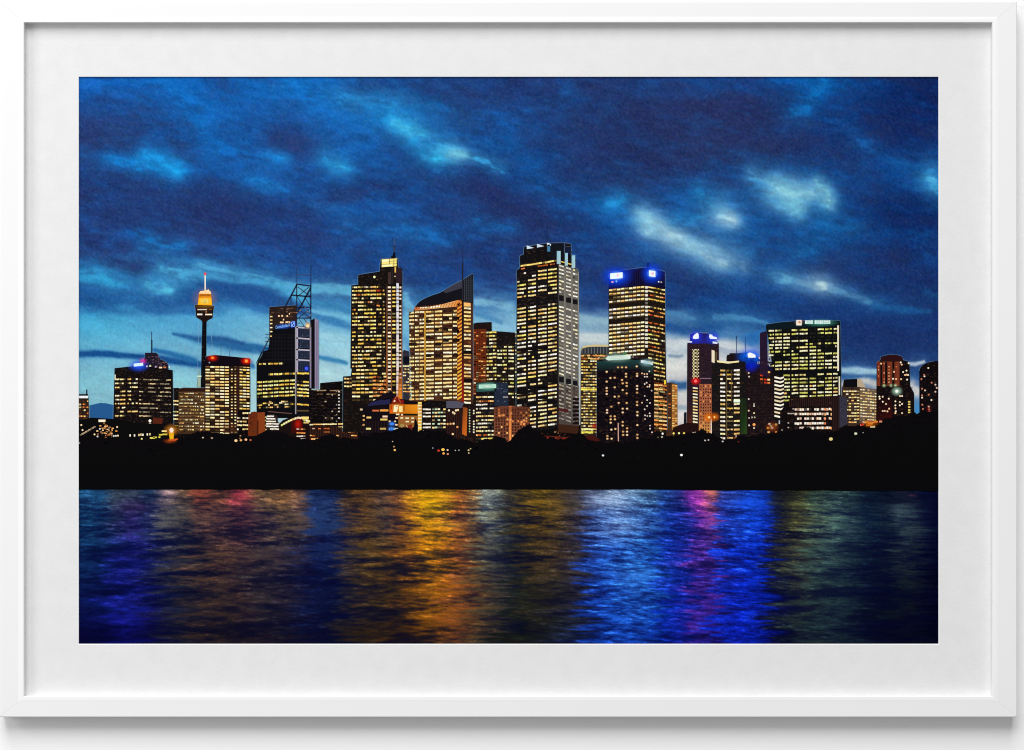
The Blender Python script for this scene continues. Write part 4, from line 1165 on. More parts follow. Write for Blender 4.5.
# 16 tall tower with the two toned faces
b = Ink(9)
P = [(516.8,270.4),(520,268),(520,256),(523.8,254.4),(524,247),(547.4,243.4),(563.4,243),(570.8,244),(571,255),(575,255.4),(575.2,268),(578.2,269.6),(579.2,424),(516.4,436),(516.4,330)]
b.poly(P, (19,17,19)).outline(P, .8)
b.poly([(557.6,263.4),(578.2,269.4),(579.2,426),(558.4,426)], (98,94,88), 1)
b.line(547, 223, 547, 243.5, .7, (30,44,80), 1)
b.poly([(526.8,249.2),(526.8,245.4),(534,247.9)], (206,222,236), 2).poly([(537,247.6),(537,243.8),(544.4,246.2)], (200,216,232), 2).poly([(547,246.4),(547,242.6),(553.4,245)], (220,232,242), 2)
b.rect(547.2, 244.6, 550.2, 251.6, (70,120,160), 2)
b.rect(551, 243.4, 563.6, 262, (20,22,30), 2).rect(564, 243.4, 565, 253, (70,90,120), 3).rect(564, 246.4, 570.6, 247.2, (60,72,96), 3).rect(566, 248, 570, 255, (20,30,60), 3)
for x0, x1, y0, y1 in ((556.8,560.6,251,264),(564.8,567.8,253,265.6),(571.6,575,255.4,268)):
    b.grad([(x0,y0),(x1,y0),(x1,y1),(x0,y1)], [(140,190,206),(160,206,220),(176,206,210),(150,186,196)], 4)
b.rows(520, 557, -5.6, [265.4], 2.0, [(520.6,557)], 12, 1, [(246,214,120),(230,190,96),(255,232,160)], None, .12, layer=3, gap=.1)
b.rows(521, 557, -5.4, [268.4], 1.5, [(521,525),(528,537),(537.6,548),(550,556.6)], 4, .8, ORNG + [(190,70,40),(250,226,150)], None, .2, layer=3)
b.line(561, 261.6, 571.5, 264.4, 1.2, (224,184,90), 3)
bays = [(517.3,526),(528,536),(538,546.6),(548,556.8)]
def dark17(y):
    return 0.0 if 297.2 < y < 304 else 0.1 if 304 <= y < 307 else 0.76
yl = fr(273.4, 430, 3.87)
b.rows(517, 557, -5.3, yl, 2.0, bays, 4, dark17, CREAM + WHT[:1] + YELL[:1], (36,30,28), .15, runs=.8, layer=2)
b.rows(517, 557, -5.3, [y for y in yl if y > 312], 2.0, bays, 4, .4, CREAM + WHT, None, .15, runs=.85, layer=3)
for bx, y in ((0,349),(1,349),(2,349),(0,388),(1,388),(2,388),(3,384),(0,400),(1,404),(2,399),(3,404),(0,391.5),(1,391.5),(2,390)):
    x0, x1 = bays[bx]; b.rect(x0 - .3, y - (x0 - 517) * .13, x1 + .3, y + 2.8 - (x0 - 517) * .13, (18,15,17), 4)
b.rect(557, 263.6, 558.6, 426, (30,27,28), 3)
bb = [(559,563.8),(566,571),(572.8,577.6)]
b.rows(558.6, 578.6, 6, [y for y in fr(264.6, 420, 3.72) if not 294.6 < y < 303 and not 375 < y < 379], 2.0, bb, 2, .93, [(250,244,222),(226,220,200),(236,226,186),(206,200,184)], (80,76,72), .2, runs=.7, layer=3, fringe=False)
for x in (564.4, 571.4, 577.9):
    b.rect(x, 266 + (x - 558) * .3, x + 1, 420, (134,130,122), 4)
for y in (294.6, 376):
    for x0, x1 in bb:
        b.rect(x0, y + (x0 - 558) * .3, x1, y + 4.6 + (x1 - 558) * .24 - (x1-x0)*.0, (22,22,26), 5, tilt=.8)
b.poly([(558.4,384),(579.2,386),(579.2,426),(558.4,426)], (70,30,28), 4, .35)
for y in fr(396, 424, 4):
    b.rect(572.6, y + 2, 578.8, y + 4.4, (24,16,18), 5)
b.poly([(558.6,408),(568,409),(568,413),(558.6,411)], (84,26,24), 5, .7)
b.build('office_tower', 'tallest tower, its left face black and its right face grey, with white roof fins')

# 17 round topped block
b = Ink(5)
P = [(580.6,349),(583,346.4),(588,345.2),(596,344.6),(608.4,345),(608.6,436),(580.2,436)]
b.poly(P, (44,36,30)).outline(P[:4], .6)
b.poly([(580.6,349),(583,346.2),(588,345),(596,344.4),(608.4,344.8),(608.4,346.8),(596,346.6),(588,347),(583,348.4),(580.6,351)], (206,190,140), 2)
b.poly([(580.8,350),(590,347),(608.4,346.8),(608.4,353),(580.8,354)], (46,52,60), 1)
for i in range(9): b.rect(581.6 + i * 3.1, 347.4, 582.4 + i * 3.1, 353.6, (110,110,106), 2)
ys = fr(354.6, 434, 2.95)
b.rows(581, 608, .2, ys, 1.6, spaced(581, 597, 7) + spaced(597.6, 608, 4), 1, .86, YELL + CREAM + [(200,170,90)], (80,60,34), .3)
b.rows(581, 597, .2, [355,358], 1.6, spaced(581, 608, 9), 1, .9, ORNG + [(160,80,50)], None, .3, layer=2)
b.rows(581, 597, 0, [388.6], 2.2, [(580.8,597.4)], 5, 1, [(255,240,110),(250,230,80)], None, 0, layer=3)
b.rows(581, 597, 0, [428.4,431.4], 2.6, [(581.4,593)], 5, .97, [(250,240,100),(236,226,90),(255,250,170)], None, .1, layer=3)
b.glow(595, 426, 6, 4, (200,40,26), .6)
b.build('round_block', 'round topped block with yellow windows between two tall towers')

# 18 tower with blue white lamps
b = Ink(6)
P = [(608.6,272),(620,270.8),(644.8,267.6),(656,269.6),(664.8,271.8),(665.4,330),(667,430),(608.4,430)]
b.poly(P, (28,22,18)).outline(P[:7], .8)
b.line(647.8, 262.6, 648, 268, 1.5, (16,20,50), 1)
b.grad([(608.6,272),(644.8,267.6),(644.8,286),(608.6,289.6)], [(22,40,170),(14,12,44),(12,10,30),(18,16,70)], 1)
b.grad([(644.8,267.6),(664.8,271.8),(665,289),(644.8,285.4)], [(20,30,130),(14,16,70),(14,12,36),(16,14,50)], 1)
for x in fr(624, 645, 2.2): b.rect(x, 270.6 - (x - 624) * .1, x + .5, 287 - (x - 624) * .1, (30,26,56), 2)
for x in fr(657, 665, 2): b.rect(x, 272, x + .4, 286, (24,24,60), 2)
for x0, y0, x1, y1, t in ((610.2,273.4,622.6,279.2,-1.1),(649,270.2,655.4,276.2,1)):
    b.rect(x0, y0, x1, y1, (236,250,255), 6, tilt=t)
    b.glow((x0 + x1) / 2, (y0 + y1) / 2, (x1 - x0) * .95 + 7, 13, (16,76,255), .98)
b.glow(616.4, 275.8, 9, 5.4, (150,226,255), .95, 5).dot(617.8, 275.4, 1.3, (255,206,214), 7).glow(652.2, 273.4, 6, 5.4, (150,226,255), .95, 5).dot(652.6, 273.6, 1.3, (255,186,204), 7)
b.dot(612.4, 282, 1.4, (236,170,220), 5, .8).dot(616.4, 281.4, 1, (130,190,255), 5)
b.dot(658.6, 281.8, .8, (230,230,230), 5).dot(661.2, 282.2, .9, (170,170,160), 5)
ys = fr(289.4, 432, 3.93)
darkrows = {3, 6, 7}
for i, y in enumerate(ys):
    if y > 357: break
    p_ = .08 if i in (4, 8) else .96
    if i in (4, 8): continue
    b.rows(609, 645, -3.4, [y], 2.0, spaced(608.8, 644.6, 9), 1, p_, CREAM + WHT[:1], (70,52,36), .12, layer=2)
    b.rect(608.6, y + 2.1, 644.8, y + 2.6, (120,92,60), 1, .5, tilt=-3.4)
b.rect(644.6, 286.4, 647.8, 356, (30,24,20), 2)
for i, y in enumerate(ys):
    if y < 352: b.rect(645.2, y - 3.2, 647.8, y - .9, (240,234,214) if i not in (4, 8) else (110,104,100), 3)
    if i in (4, 8): continue
    pal = CREAM + YELL if random.random() < .6 else ORNG + [(200,60,40),(230,170,90)]
    b.rows(648, 665, 3.4, [y - 3.2], 1.7, [(648.2,653.6),(654,659.4),(659.8,665)], 3, .85, pal, (60,40,28), .3, layer=3)
b.rows(654, 667, 1.2, fr(384, 429, 3.93), 2.0, [(654.2,658.4),(658.8,662.6),(663,666.8)], 1, .95, ORNG[:3] + [(255,206,140),(240,190,120)], (80,50,36), .15, layer=4)
b.rect(664, 380.2, 666, 384.4, (250,210,60), 5).rect(653, 380, 667, 430, (40,20,20), 3, .5)
b.build('office_tower', 'cream windowed tower with blue white lamps on its dark navy top')

# 19 dark residential tower
b = Ink(10)
P = [(596.8,361.4),(605.4,358.4),(630,357.4),(640.8,360.4),(653.4,364.6),(654,446),(596.6,446)]
b.poly(P, (17,12,18)).outline([P[0], P[-1]], .4)
b.grad([(597,361.4),(640.8,359.8),(640.8,370),(597,372)], [(30,60,58),(32,62,62),(17,14,20),(18,13,19)], 1)
b.grad([(640.8,361),(653.4,365),(653.4,376),(640.8,372)], [(40,70,66),(44,74,68),(20,16,20),(18,14,20)], 1)
b.poly([(605.4,358.8),(608,356),(630,354.8),(632,357.6),(629,359.2),(608,360.4)], (240,248,240), 3)
b.poly([(640.8,360),(645,360.4),(652.6,363),(652.8,365),(648,363.8),(640.8,362.8)], (236,244,250), 3)
b.glow(617, 357.6, 18, 6, (170,220,200), .55).glow(618, 357.4, 14, 2.4, (250,255,245), .7, 5).glow(647, 362.6, 9, 5, (170,216,220), .6)
b.rect(630.5, 355.4, 638, 358.6, (50,36,40), 4).rect(632, 356.4, 634, 357.6, (130,110,100), 5)
b.rect(623, 352.4, 626.5, 354.6, (50,130,70), 3, .8)
LW = "275,163 303,210 335,208 275,237 335,280 275,285 275,307 275,330 395,300 395,250 425,247 425,270 425,325 335,350 365,348 365,397 425,397 278,450 278,470 310,425 305,497 335,497 305,520 337,520 305,545 395,440 395,468 428,440 395,540 395,567 428,587 310,597 340,592 398,612 428,612 398,637 428,637 280,645 280,665 312,665 360,130 390,130 420,130 420,178 420,200 390,225 500,123 503,178 503,195 503,270 503,293 503,320 503,390 503,413 505,465 505,490 505,563 505,635 505,660"
for s in LW.split():
    x, y = map(float, s.split(','))
    b.dot(570 + x / 7.5, 350 + y / 7.5, 1.6, (96,60,36), 3.5, 1.45).dot(570 + x / 7.5, 350 + y / 7.5, 1.1, random.choice([(240,214,160),(230,196,140),(246,220,186),(226,180,120),(200,160,110)]), 4, .9)
RW = "540,175 558,180 578,180 595,160 560,200 575,245 580,275 595,275 612,305 560,345 540,395 578,375 600,397 578,420 560,445 597,475 563,490 580,495 600,495 563,518 600,567 600,590 615,617 578,200 560,255 597,262"
for s in RW.split():
    x, y = map(float, s.split(','))
    b.dot(570 + x / 7.5, 350 + y / 7.5, .85, random.choice([(230,214,200),(200,180,170),(240,190,150)]), 4)
for _ in range(60):
    x = random.choice([606.6,610.4,614.6,618.6,622.6,626.6,637.2]); y = 368 + 3.1 * random.randint(0, 23)
    b.dot(x, y, .9, random.choice([(56,34,34),(44,30,34),(70,44,36)]), 3)
b.line(618.2, 423, 618.4, 447, 1.1, (206,160,148), 5)
b.build('apartment_tower', 'dark tower with scattered small windows and a white lit roof edge')

# 20 golden narrow block
b = Ink(5)
P = [(666,383),(671,382.4),(677.4,384.4),(677.6,436),(666,436)]
b.poly(P, (70,44,28)).outline(P[1:4], .5)
b.poly([(671.8,383.6),(677.4,385),(677.6,428),(671.8,430)], (176,112,52), 1)
b.rows(672, 677.6, .3, fr(385, 428, 2.5), 1.5, [(672.2,674.4),(675,677.2)], 1, .8, [(240,186,100),(220,156,76),(250,206,130)], (150,96,46), .2, layer=2)
b.rows(668, 671, 0, fr(390, 428, 3.4), 1.2, [(668.4,670.6)], 1, .5, ORNG, None, .3, layer=2)
b.build('office_block', 'narrow golden lit block right of the dark tower with scattered windows')
b = Ink(4)
b.poly([(684,412.4),(688.4,412),(688.6,430),(683.6,430)], (20,22,30))
b.build('office_block', 'tiny dark block against pale sky beside the mauve tower')
b = Ink(9)
b.poly([(673,428),(680,424.6),(688,422.6),(698,423.6),(700,440),(672,440)], (34,18,16))
for x, y, c in ((662.6,433.6,WHT[0]),(662,437,(180,170,160)),(673.6,433.4,YELL[0]),(679,433.2,GRN[0]),(684,433.2,YELL[1]),(673,436.6,GRN[1]),(678,440,(200,150,120)),(682.6,440,(255,226,150)),(682.4,443.6,(220,190,90)),(693,433,(200,180,160)),(695.4,432.8,(190,170,150))):
    b.dot(x, y, 1.1, c, 2)
b.build('low_house', 'low brown roofed house with small yellow lights at the foot of the mauve tower')

# 21 mauve tower with neon
b = Ink(6)
P = [(687.2,343.4),(690,342),(690,333.6),(697,333),(708.2,333.4),(709.4,338),(716.6,341),(718.8,343.6),(719.2,432),(686.8,432)]
b.poly(P, (42,27,38)).outline(P, .7, (200,210,220), .25)
b.grad([(690,334),(708.2,333.6),(716,343.4),(690,343.6)], [(36,36,150),(30,24,96),(40,40,140),(36,36,140)], 1)
b.poly([(694,335),(697,332.8),(698.6,334),(698.8,338.4),(696,339),(693,338.8),(692.8,337)], (240,246,255), 6)
b.poly([(709.6,334.2),(712,334.8),(713,336.4),(716.6,337.2),(716.8,339),(710,338.8),(709,336.6)], (240,246,255), 6)
b.rect(712.6, 341.4, 717.4, 343.4, (220,230,255), 6, tilt=.6).rect(688.4, 341.2, 692, 342.6, (216,226,250), 6)
b.glow(696, 336.6, 9, 8, (50,70,255), .85).glow(713, 337.6, 9, 8, (50,80,255), .85)
b.rect(692.3, 348.8, 699, 376, (56,48,44), 2)
for y in fr(349.2, 376, 3.3):
    b.rect(692.4, y, 699, y + 1.0, (252,240,190), 3).rect(693, y, 694.4, y + 3.2, (226,206,150), 3).rect(696.6, y, 697.7, y + 2.6, (200,180,120), 3)
for y in fr(387, 423, 3.1):
    b.rect(692.8, y, 697.6, y + 1.4, random.choice(CREAM), 3, tilt=.7)
    if random.random() < .6: b.rect(693.4, y + 1.4, 694.6, y + 2.6, (170,150,100), 3)
b.rect(711.6, 349.8, 714.6, 362, (240,226,196), 3, tilt=1).rect(715.4, 352, 717, 361, (90,80,50), 3)
b.dot(695.6, 381, 1.6, (255,120,110), 5).glow(695.6, 381, 6, 5, (255,24,30), .95)
b.rect(700, 378, 711, 378.8, (140,110,130), 3)
b.grad([(687,400),(692,400),(692,432),(687,432)], [(60,30,24,0),(60,30,24,0),(150,70,30,.7),(120,60,30,.7)], 3)
b.build('office_tower', 'mauve tower with blue neon emblems on its roof and a red lamp half way up')

b = Ink(8)
b.poly([(699.4,384),(711.4,384),(711.8,434),(698.8,434)], (170,98,66)).grad([(699,400),(711.6,400),(711.8,434),(698.8,434)], [(170,98,66,0),(170,98,66,0),(236,164,88,.9),(236,164,88,.9)], 1)
for y in fr(385.4, 432, 3.05):
    for x in fr(700.4, 711, 2.4):
        c = (60,26,26) if random.random() < .7 else (240,160,90)
        b.rect(x, y, x + 1.1, y + 1.6, c, 2)
b.rect(710.6, 417, 711.7, 434, (240,220,200), 3)
for x, y, r in ((709.1,417.3,2.0),(714.4,417,1.5)):
    b.dot(x, y, r * .6, (255,226,150), 6).glow(x, y, r * 4, r * 3.4, (255,130,20), .9)
b.build('apartment_block', 'tan block with small dark windows in front of the mauve tower, two orange lamps beside it')

# 22 block with a curved cream top
b = Ink(7)
P = [(711.8,365),(717,361),(728,362.4),(739,360.8),(745.6,362),(746.8,442),(711.8,442)]
b.poly(P, (24,21,22))
b.poly([(717,360.4),(722,361),(728,361.8),(739,360.6),(739,362.2),(728,363.6),(717,362.2)], (246,232,176), 2)
ys = fr(369.6, 442, 4.22)
b.rows(720, 725.4, .2, ys, 2.2, [(720.2,725.2)], 2, .9, CREAM + WHT, (40,34,28), .1)
b.rows(727, 733, .2, ys, 1.8, [(727,732.8)], 3, .6, CREAM + YELL, (48,40,28), .3)
b.rows(734, 739.6, -.2, ys, 2.1, [(733.8,739.6)], 2, .9, CREAM + WHT, (40,34,28), .15)
b.rect(726.4, 370, 727, 436, (120,96,50), 2).rect(731, 370, 731.5, 402, (110,90,50), 2)
b.rect(733.6, 399.6, 740, 402.4, (240,255,226), 3)
b.grad([(740.6,398),(746.6,398),(747,434),(740.4,434)], [(30,44,24),(24,34,20),(42,72,30),(32,52,24)], 1)
b.glow(738, 372, 3, 3, (255,236,150), .2)
for x, y in ((722.6,438),(728,437),(736,436),(738,439)):
    b.dot(x, y, .9, random.choice([(120,40,30),(180,150,140)]), 3)
b.build('office_block', 'dark block with pale window columns under a curved cream roof line')

# 23 dark tower with bright blue lamp
b = Ink(6)
P = [(726.4,357.6),(727.2,355),(729.4,354.6),(729.6,353.2),(737,353.2),(746.8,352.4),(758,357.4),(770,362),(778.6,372),(778.6,440),(740,440),(740,362),(726.4,361)]
b.poly(P, (27,18,22)).outline(P[:6], .6)
b.line(736.3, 336.6, 736.4, 353, .6, (30,60,110), 1).dot(736.3, 337, .7, (30,40,80), 1).line(745.3, 337, 745.3, 353, .6, (40,80,140), 1)
b.grad([(739,354.5),(758,357.4),(764,368),(739,368)], [(12,16,70),(16,40,160),(20,24,80),(16,16,50)], 1)
b.poly([(747.6,353.4),(750,352.4),(755.4,355),(755.6,357.6),(748,357.6)], (250,253,255), 7)
b.glow(751, 356, 17, 12, (20,110,255), .98).glow(750.6, 365, 10, 9, (20,40,230), .7).glow(751.2, 355.4, 5, 3.2, (240,250,255), .95, 5).dot(752, 355.4, 1, (255,230,170), 6)
b.poly([(756.6,360.6),(768,361.4),(776,366),(776,372),(757,366.6)], (22,18,50), 2)
b.dot(759.4, 358, .9, (240,190,200), 6)
for i in range(10):
    x = 757.4 + i * 1.3
    b.rect(x, 361.2 + i * .22, x + .6, 364.2 + i * .25 - (i % 3) * .5, (206,206,220) if i % 4 else (150,150,170), 5)
    if i % 2: b.rect(x, 361.4 + i * .22 + (i % 3) * .8, x + 1.2, 362.1 + i * .22 + (i % 3) * .8, (190,190,210), 5)
b.rows(760, 774, .6, [370.8,374.4,378.4,381.6], 2.2, [(760,763),(764,766.6),(767.4,770),(770.6,773.6)], 1, .72, ORNG + [(200,60,36),(255,190,130)], (60,28,22), .25, layer=3)
for y in fr(384, 422, 3.1): b.rect(748, y, 774, y + .5, (38,26,30), 2)
for s in "665,97 668,125 665,293 665,380 705,345 705,398 710,430 690,430 668,435 668,490 705,510 705,330".split():
    x, y = map(float, s.split(','))
    b.dot(660 + x / 7.5, 360 + y / 7.5, .9, random.choice([(220,210,190),(180,170,150),(240,210,160)]), 3)
b.dot(754, 424.6, 1.5, (255,170,90), 4)
for x, y in ((769.4,424),(776,424.4),(768,428),(772,428),(768.6,432),(776,432),(771,426)):
    b.dot(x, y, 1.4, random.choice([(255,170,60),(240,140,50),(255,230,190),(255,200,110)]), 4, 1.1)
b.glow(772, 427, 8, 6, (220,100,20), .4)
b.build('office_tower', 'dark tower with one brilliant blue white lamp on its roof corner')

# 24 big office slab
b = Ink(9)
P = [(766,324.4),(780,322.4),(796,321),(838.8,320.6),(840.2,321.2),(841.4,400),(841,410),(776,410),(774,378)]
b.poly([(759.8,333.4),(762,332),(767,331),(768,378),(760,374)], (38,24,46), -1).outline([(759.8,333.4),(760,360)], .5)
b.poly(P, (15,16,18)).outline([P[0], P[1], P[2], P[3], P[4]], .6).outline([P[4], P[5]], .5)
b.poly([(766,324.4),(796,321),(838.8,320.6),(839,326),(766,330)], (14,26,30), 1)
b.rect(796.2, 320, 801.6, 325.4, (240,232,222), 7).dot(799.4, 322.4, 1.3, (210,130,90), 8).rect(797.4, 323, 799.6, 324.6, (250,240,200), 9).rect(801.6, 320.2, 803, 321.2, (210,40,60), 4)
random.seed(77)
x = 805.0
for wlen in (4, 9):
    for i in range(wlen):
        w_ = random.uniform(1.2, 1.9)
        b.rect(x, 320.4, x + w_, 323.8, (216,246,238) if i % 3 else (240,252,250), 7)
        b.rect(x + .4, 321.2 + random.uniform(0, .8), x + w_ - .4, 322.0 + random.uniform(0, .9), (90,170,160), 8, .4)
        x += w_ + .3
    x += 1.6
b.glow(820, 322.6, 20, 4.6, (110,220,190), .45).glow(799, 322.6, 5, 4, (255,220,200), .4)
b.dot(819.6, 318.6, .9, (20,60,110), 1)
random.seed(101)
bays = [(768.6,774),(775.2,781.8),(783.4,789.8),(791.6,798.2),(799.6,807.6),(809.6,816),(817.6,823.8),(825,831.8),(833,837.4)]
ys = [330.2,334,337.6,341,344.4,347.6,351.2,354.6,358.2,361.8,365.2,368.8,375.2,379.2,382.8,386.4,389.8,393.2,396.6,400.2]
for i, y in enumerate(ys):
    for j, bay in enumerate(bays):
        if j == 0 and y > 368 or j == 1 and y > 371: continue
        p_ = .82
        if i in (0, 1, 2, 3) and j in (5, 6): p_ = .05
        if i in (2, 3) and j > 5: p_ = .05
        if i in (0, 1) and j > 5: p_ = .95
        if i in (2,) and j > 3: p_ = .15
        if i in (5, 6) and j > 5: p_ = .4
        b.rows(768, 838, -2.2, [y], 2.0, [bay], 4, p_, GRN + [(255,250,214),(240,226,150)] + (ORNG[2:3] if i > 12 else []), (30,28,22), .2, runs=.86, gap=.12, layer=2)
b.rect(837.2, 325.4, 838.9, 371, (238,230,206), 3).rect(838.6, 376.4, 840, 395, (232,224,200), 3)
b.build('office_tower', 'broad slab tower with greenish lit floors and a white sign along its roof')

b = Ink(10)
b.poly([(773.8,374),(780,376.4),(784,377),(784.4,420),(773.4,420)], (22,17,18))
for y in fr(376.2, 418, 3.86):
    b.poly([(774.4,y),(780.4,y + 1.4),(783.8,y + .2),(783.8,y + 1.8),(780.4,y + 3.2),(774.4,y + 1.9)], random.choice([(250,240,214),(232,214,176),(255,246,226)]), 2)
b.build('apartment_block', 'corner of a block with slanting white lit balconies left of the broad slab')

# 25 striped low block
b = Ink(11)
P = [(786,404),(792,399.4),(815,396.6),(838.4,395.6),(840,396),(847,397),(847.6,440),(780,440),(780,412)]
b.poly(P, (18,13,14))
for x in fr(789, 838, 1.9):
    b.rect(x, 398.6 - (x - 789) * .05, x + .7, 406.4, (58,34,32), 1)
ys = [408.4,413,417.6,422.4,427]
for y in ys:
    b.rows(794, 831, -.4, [y], 2.9, spaced(794.4, 831, 15), 1, .8, [(255,236,220),(255,226,206),(250,240,226),(240,200,170)], (50,34,34), .2, layer=2)
    b.rows(787, 794, 0, [y], 1.4, [(787.5,794)], 4, .5, [(200,190,190)], None, .3, layer=2)
for x in (824.4, 830.6): b.rows(x, x + 1, 0, ys, 3, [(x, x + 1.4)], 1, .9, [(255,150,90),(255,190,130)], None, .2, layer=3)
b.rect(831.6, 396, 839.4, 440, (30,19,20), 3)
for x in (833, 835.4, 837.8): b.rect(x, 396.4, x + .8, 440, (50,30,30), 4)
b.poly([(839.4,396),(847,397.6),(847.4,424),(839.4,428)], (54,52,66), 3)
for _ in range(16):
    x = random.uniform(840, 846); y = random.uniform(398, 422)
    b.rect(x, y, x + 1, y + 1, random.choice([(76,72,88),(40,38,50)]), 4)
b.build('office_block', 'low block with five rows of tall pinkish windows below the broad slab')

# 26 beige block
b = Ink(7)
b.poly([(844,379.4),(857.4,379),(857.4,387),(877,389.4),(877.4,426),(842,426),(842,388)], (62,44,34))
b.poly([(844,379.4),(857.2,378.8),(857.2,387),(844,387)], (15,14,20), 1).poly([(857.2,378.8),(861,379.2),(866,387.6),(857.2,386.8)], (186,166,140), 1)
b.poly([(859.6,386.8),(877,389.6),(877.2,424),(859.6,424)], (112,92,74), 1)
b.rows(842, 859.6, 0, fr(390.6, 424, 3.1), 1.6, spaced(843, 859.4, 6), 1, .78, CREAM + ORNG[2:3], (50,34,28), .25, layer=2)
b.rows(860, 877, 1.4, fr(388.8, 424, 2.95), 1.5, spaced(860, 876.8, 7), 1, .92, CREAM + [(236,210,180)], (80,60,50), .2, layer=2)
b.outline([(844,379.4),(857,379)], .4)
b.build('office_block', 'beige block with close rows of cream windows and a dark penthouse')

# 27 brick red tower
b = Ink(8)
P = [(876.6,362.4),(880.4,360),(880.6,356.8),(888.6,354.8),(896,354.6),(902.2,356.8),(903,360),(909.4,362),(910.2,386),(914,393),(914.4,424),(876,424)]
b.poly(P, (20,13,16)).outline(P[:11], .6)
b.poly([(880.6,357),(888.6,355),(896,354.8),(902.2,357),(902.6,361),(880.4,361)], (44,18,22), 1)
for x0, x1 in ((876.8,880.2),(882.4,885),(887.2,892.2),(894.4,899.4)):
    b.rect(x0, 361.6, x1, 386, (120,54,34), 1)
    b.rect(x0 + .6, 362, x0 + 1.1, 386, (96,34,24), 2)
    for y in fr(363, 386, 3.1):
        if random.random() < .4: b.rect(x0 + 1.2, y, x0 + 2.2, y + 1.2, random.choice([(220,130,80),(250,190,130),(80,28,22)]), 3)
for x, y in ((881,363.6),(900.6,362.4),(901.6,364.6),(894,371.8),(906.6,374.6),(905,375),(908,375),(907,379.6),(903,372),(906.4,370.6),(908.6,363.2),(893,378.8),(896,379),(901,379.2)):
    b.dot(x, y, .95, random.choice([(255,240,210),(255,206,150)]), 4)
for x, y in ((884,385.6),(891,385.4),(895.2,385.4)):
    b.dot(x, y, 1.2, (236,246,206), 4).glow(x, y, 3, 2.4, (200,230,160), .4)
b.dot(896.8, 391.2, 1.6, (250,255,246), 6).glow(896.8, 391.2, 6.5, 5.5, (190,226,200), .8)
for s in "370,425 372,440 395,425 395,463 420,480 440,440 395,532 410,532 430,535 443,515 490,460 490,490 490,512 493,535 490,548 523,465 523,490 540,420 525,420 540,548 540,480".split():
    x, y = map(float, s.split(','))
    b.dot(830 + x / 7.5, 340 + y / 7.5, .95, random.choice([(255,236,200),(230,206,170),(255,210,160)]), 4)
for y in (401,403.6,406.4,409.2,411.6): b.rect(908, y, 910.2, y + 1.5, (240,210,110), 4)
b.grad([(877,398),(892,398),(892,420),(877,420)], [(60,16,18,.0),(60,16,18,.3),(90,20,20,.5),(60,16,18,.5)], 3)
b.build('apartment_tower', 'brick red tower with a dark stepped top near the right end of the skyline')

# 28 domed dark tower at right edge
b = Ink(7)
P = [(919.2,371),(920.4,367.6),(923,364.6),(928.8,362.2),(934,361.2),(938.2,361),(938.2,424),(919.4,424)]
b.poly(P, (16,11,14)).outline(P[:5], .6)
for s in "737,210 705,262 708,272 685,293 762,320 790,335 790,388 740,410 690,365 690,415 712,378 690,432 692,485 697,517 740,500 742,520 745,535 800,360 760,450".split():
    x, y = map(float, s.split(','))
    b.dot(830 + x / 7.5, 340 + y / 7.5, .95, random.choice([(240,226,200),(220,190,170),(200,120,90)]), 3)
b.glow(928.8, 409, 3, 5, (150,20,20), .6)
b.build('apartment_tower', 'dark round topped tower cut off by the right side of the print')

# 29 stage-lit building and its neighbours
b = Ink(10)
b.poly([(362,407),(368,404.6),(384,393.5),(392,391),(396,398),(418,402),(418,436),(362,436)], (20,15,20))
b.poly([(368,404.6),(372,402),(390,397.8),(390,404),(368,406)], (38,36,72), 1)
b.poly([(376,398),(386,393),(392,391.4),(394,398),(384,400)], (24,16,24), 1)
b.poly([(391,404),(393,399),(397,395),(400.4,399.4),(404,400.6),(404,405)], (124,24,18), 2)
b.line(393,402.4,397,395.4,.6,(190,110,80),3).line(397,395.4,400.6,402.4,.6,(190,110,80),3).dot(394.6,401,.9,(255,230,190),4)
b.rect(389.6, 404.4, 418.4, 413.6, (196,106,20), 3)
b.rect(390.4, 404.6, 392.4, 412.4, (250,90,20), 4).grad([(403,404.8),(418,404.8),(417.4,413.8),(403,413.4)], [(206,120,24),(236,150,30),(224,130,20),(200,110,24)], 4)
b.poly([(394,405.4),(398.4,405),(397.8,409),(396.8,412),(393.4,412)], (255,236,190), 5).rect(399, 406, 402.6, 412, (255,226,150), 5)
b.rect(395.6, 405.8, 397.6, 406.6, (110,70,30), 6)
b.glow(397, 408, 8, 6, (255,190,70), .5)
b.rect(403, 413.8, 417, 415.6, (20,22,12), 5)
b.poly([(398.4,415.6),(418,415.6),(418,424),(412,428),(404,428),(398.4,427)], (150,96,44), 4)
for x, y, w_ in ((396,413.6,3.4),(401,414,2),(395.4,417.2,2.6),(400.4,417.2,2.8),(405.4,417.4,3.6),(411.4,417.4,2.6),(405.6,420.8,3.4),(411.4,421,2.4),(395.2,424,2.4),(388.8,420.6,1.8),(394.4,420.6,1.6)):
    b.rect(x, y, x + w_, y + 1.5, random.choice([(255,236,200),(255,214,170),(240,226,180)]), 6)
b.rect(400.4, 424, 404, 427, (160,140,80), 6).poly([(406,426),(412,424),(412,432),(408,432)], (120,40,26), 5).line(406.4,425,409,431,.8,(230,190,130),6)
b.poly([(413.6,432),(414.4,422),(415.6,418),(417,422),(417.6,432)], (12,12,14), 7)
b.grad([(417.6,404),(422,404),(421.4,432),(418.4,432)], [(230,190,120),(200,130,60),(240,206,70),(240,196,60)], 5)
for y in fr(405,431,3.2): b.rect(418,y,421.6,y+1,(255,240,200),6)
for x, y in ((392,424),(391.6,428.8)):
    b.dot(x, y, 2, (150,206,255), 6, 1.4).glow(x, y, 4.6, 3.6, (60,140,255), .8, 7)
b.rect(389, 428, 398, 429.8, (226,240,220), 6, .8)
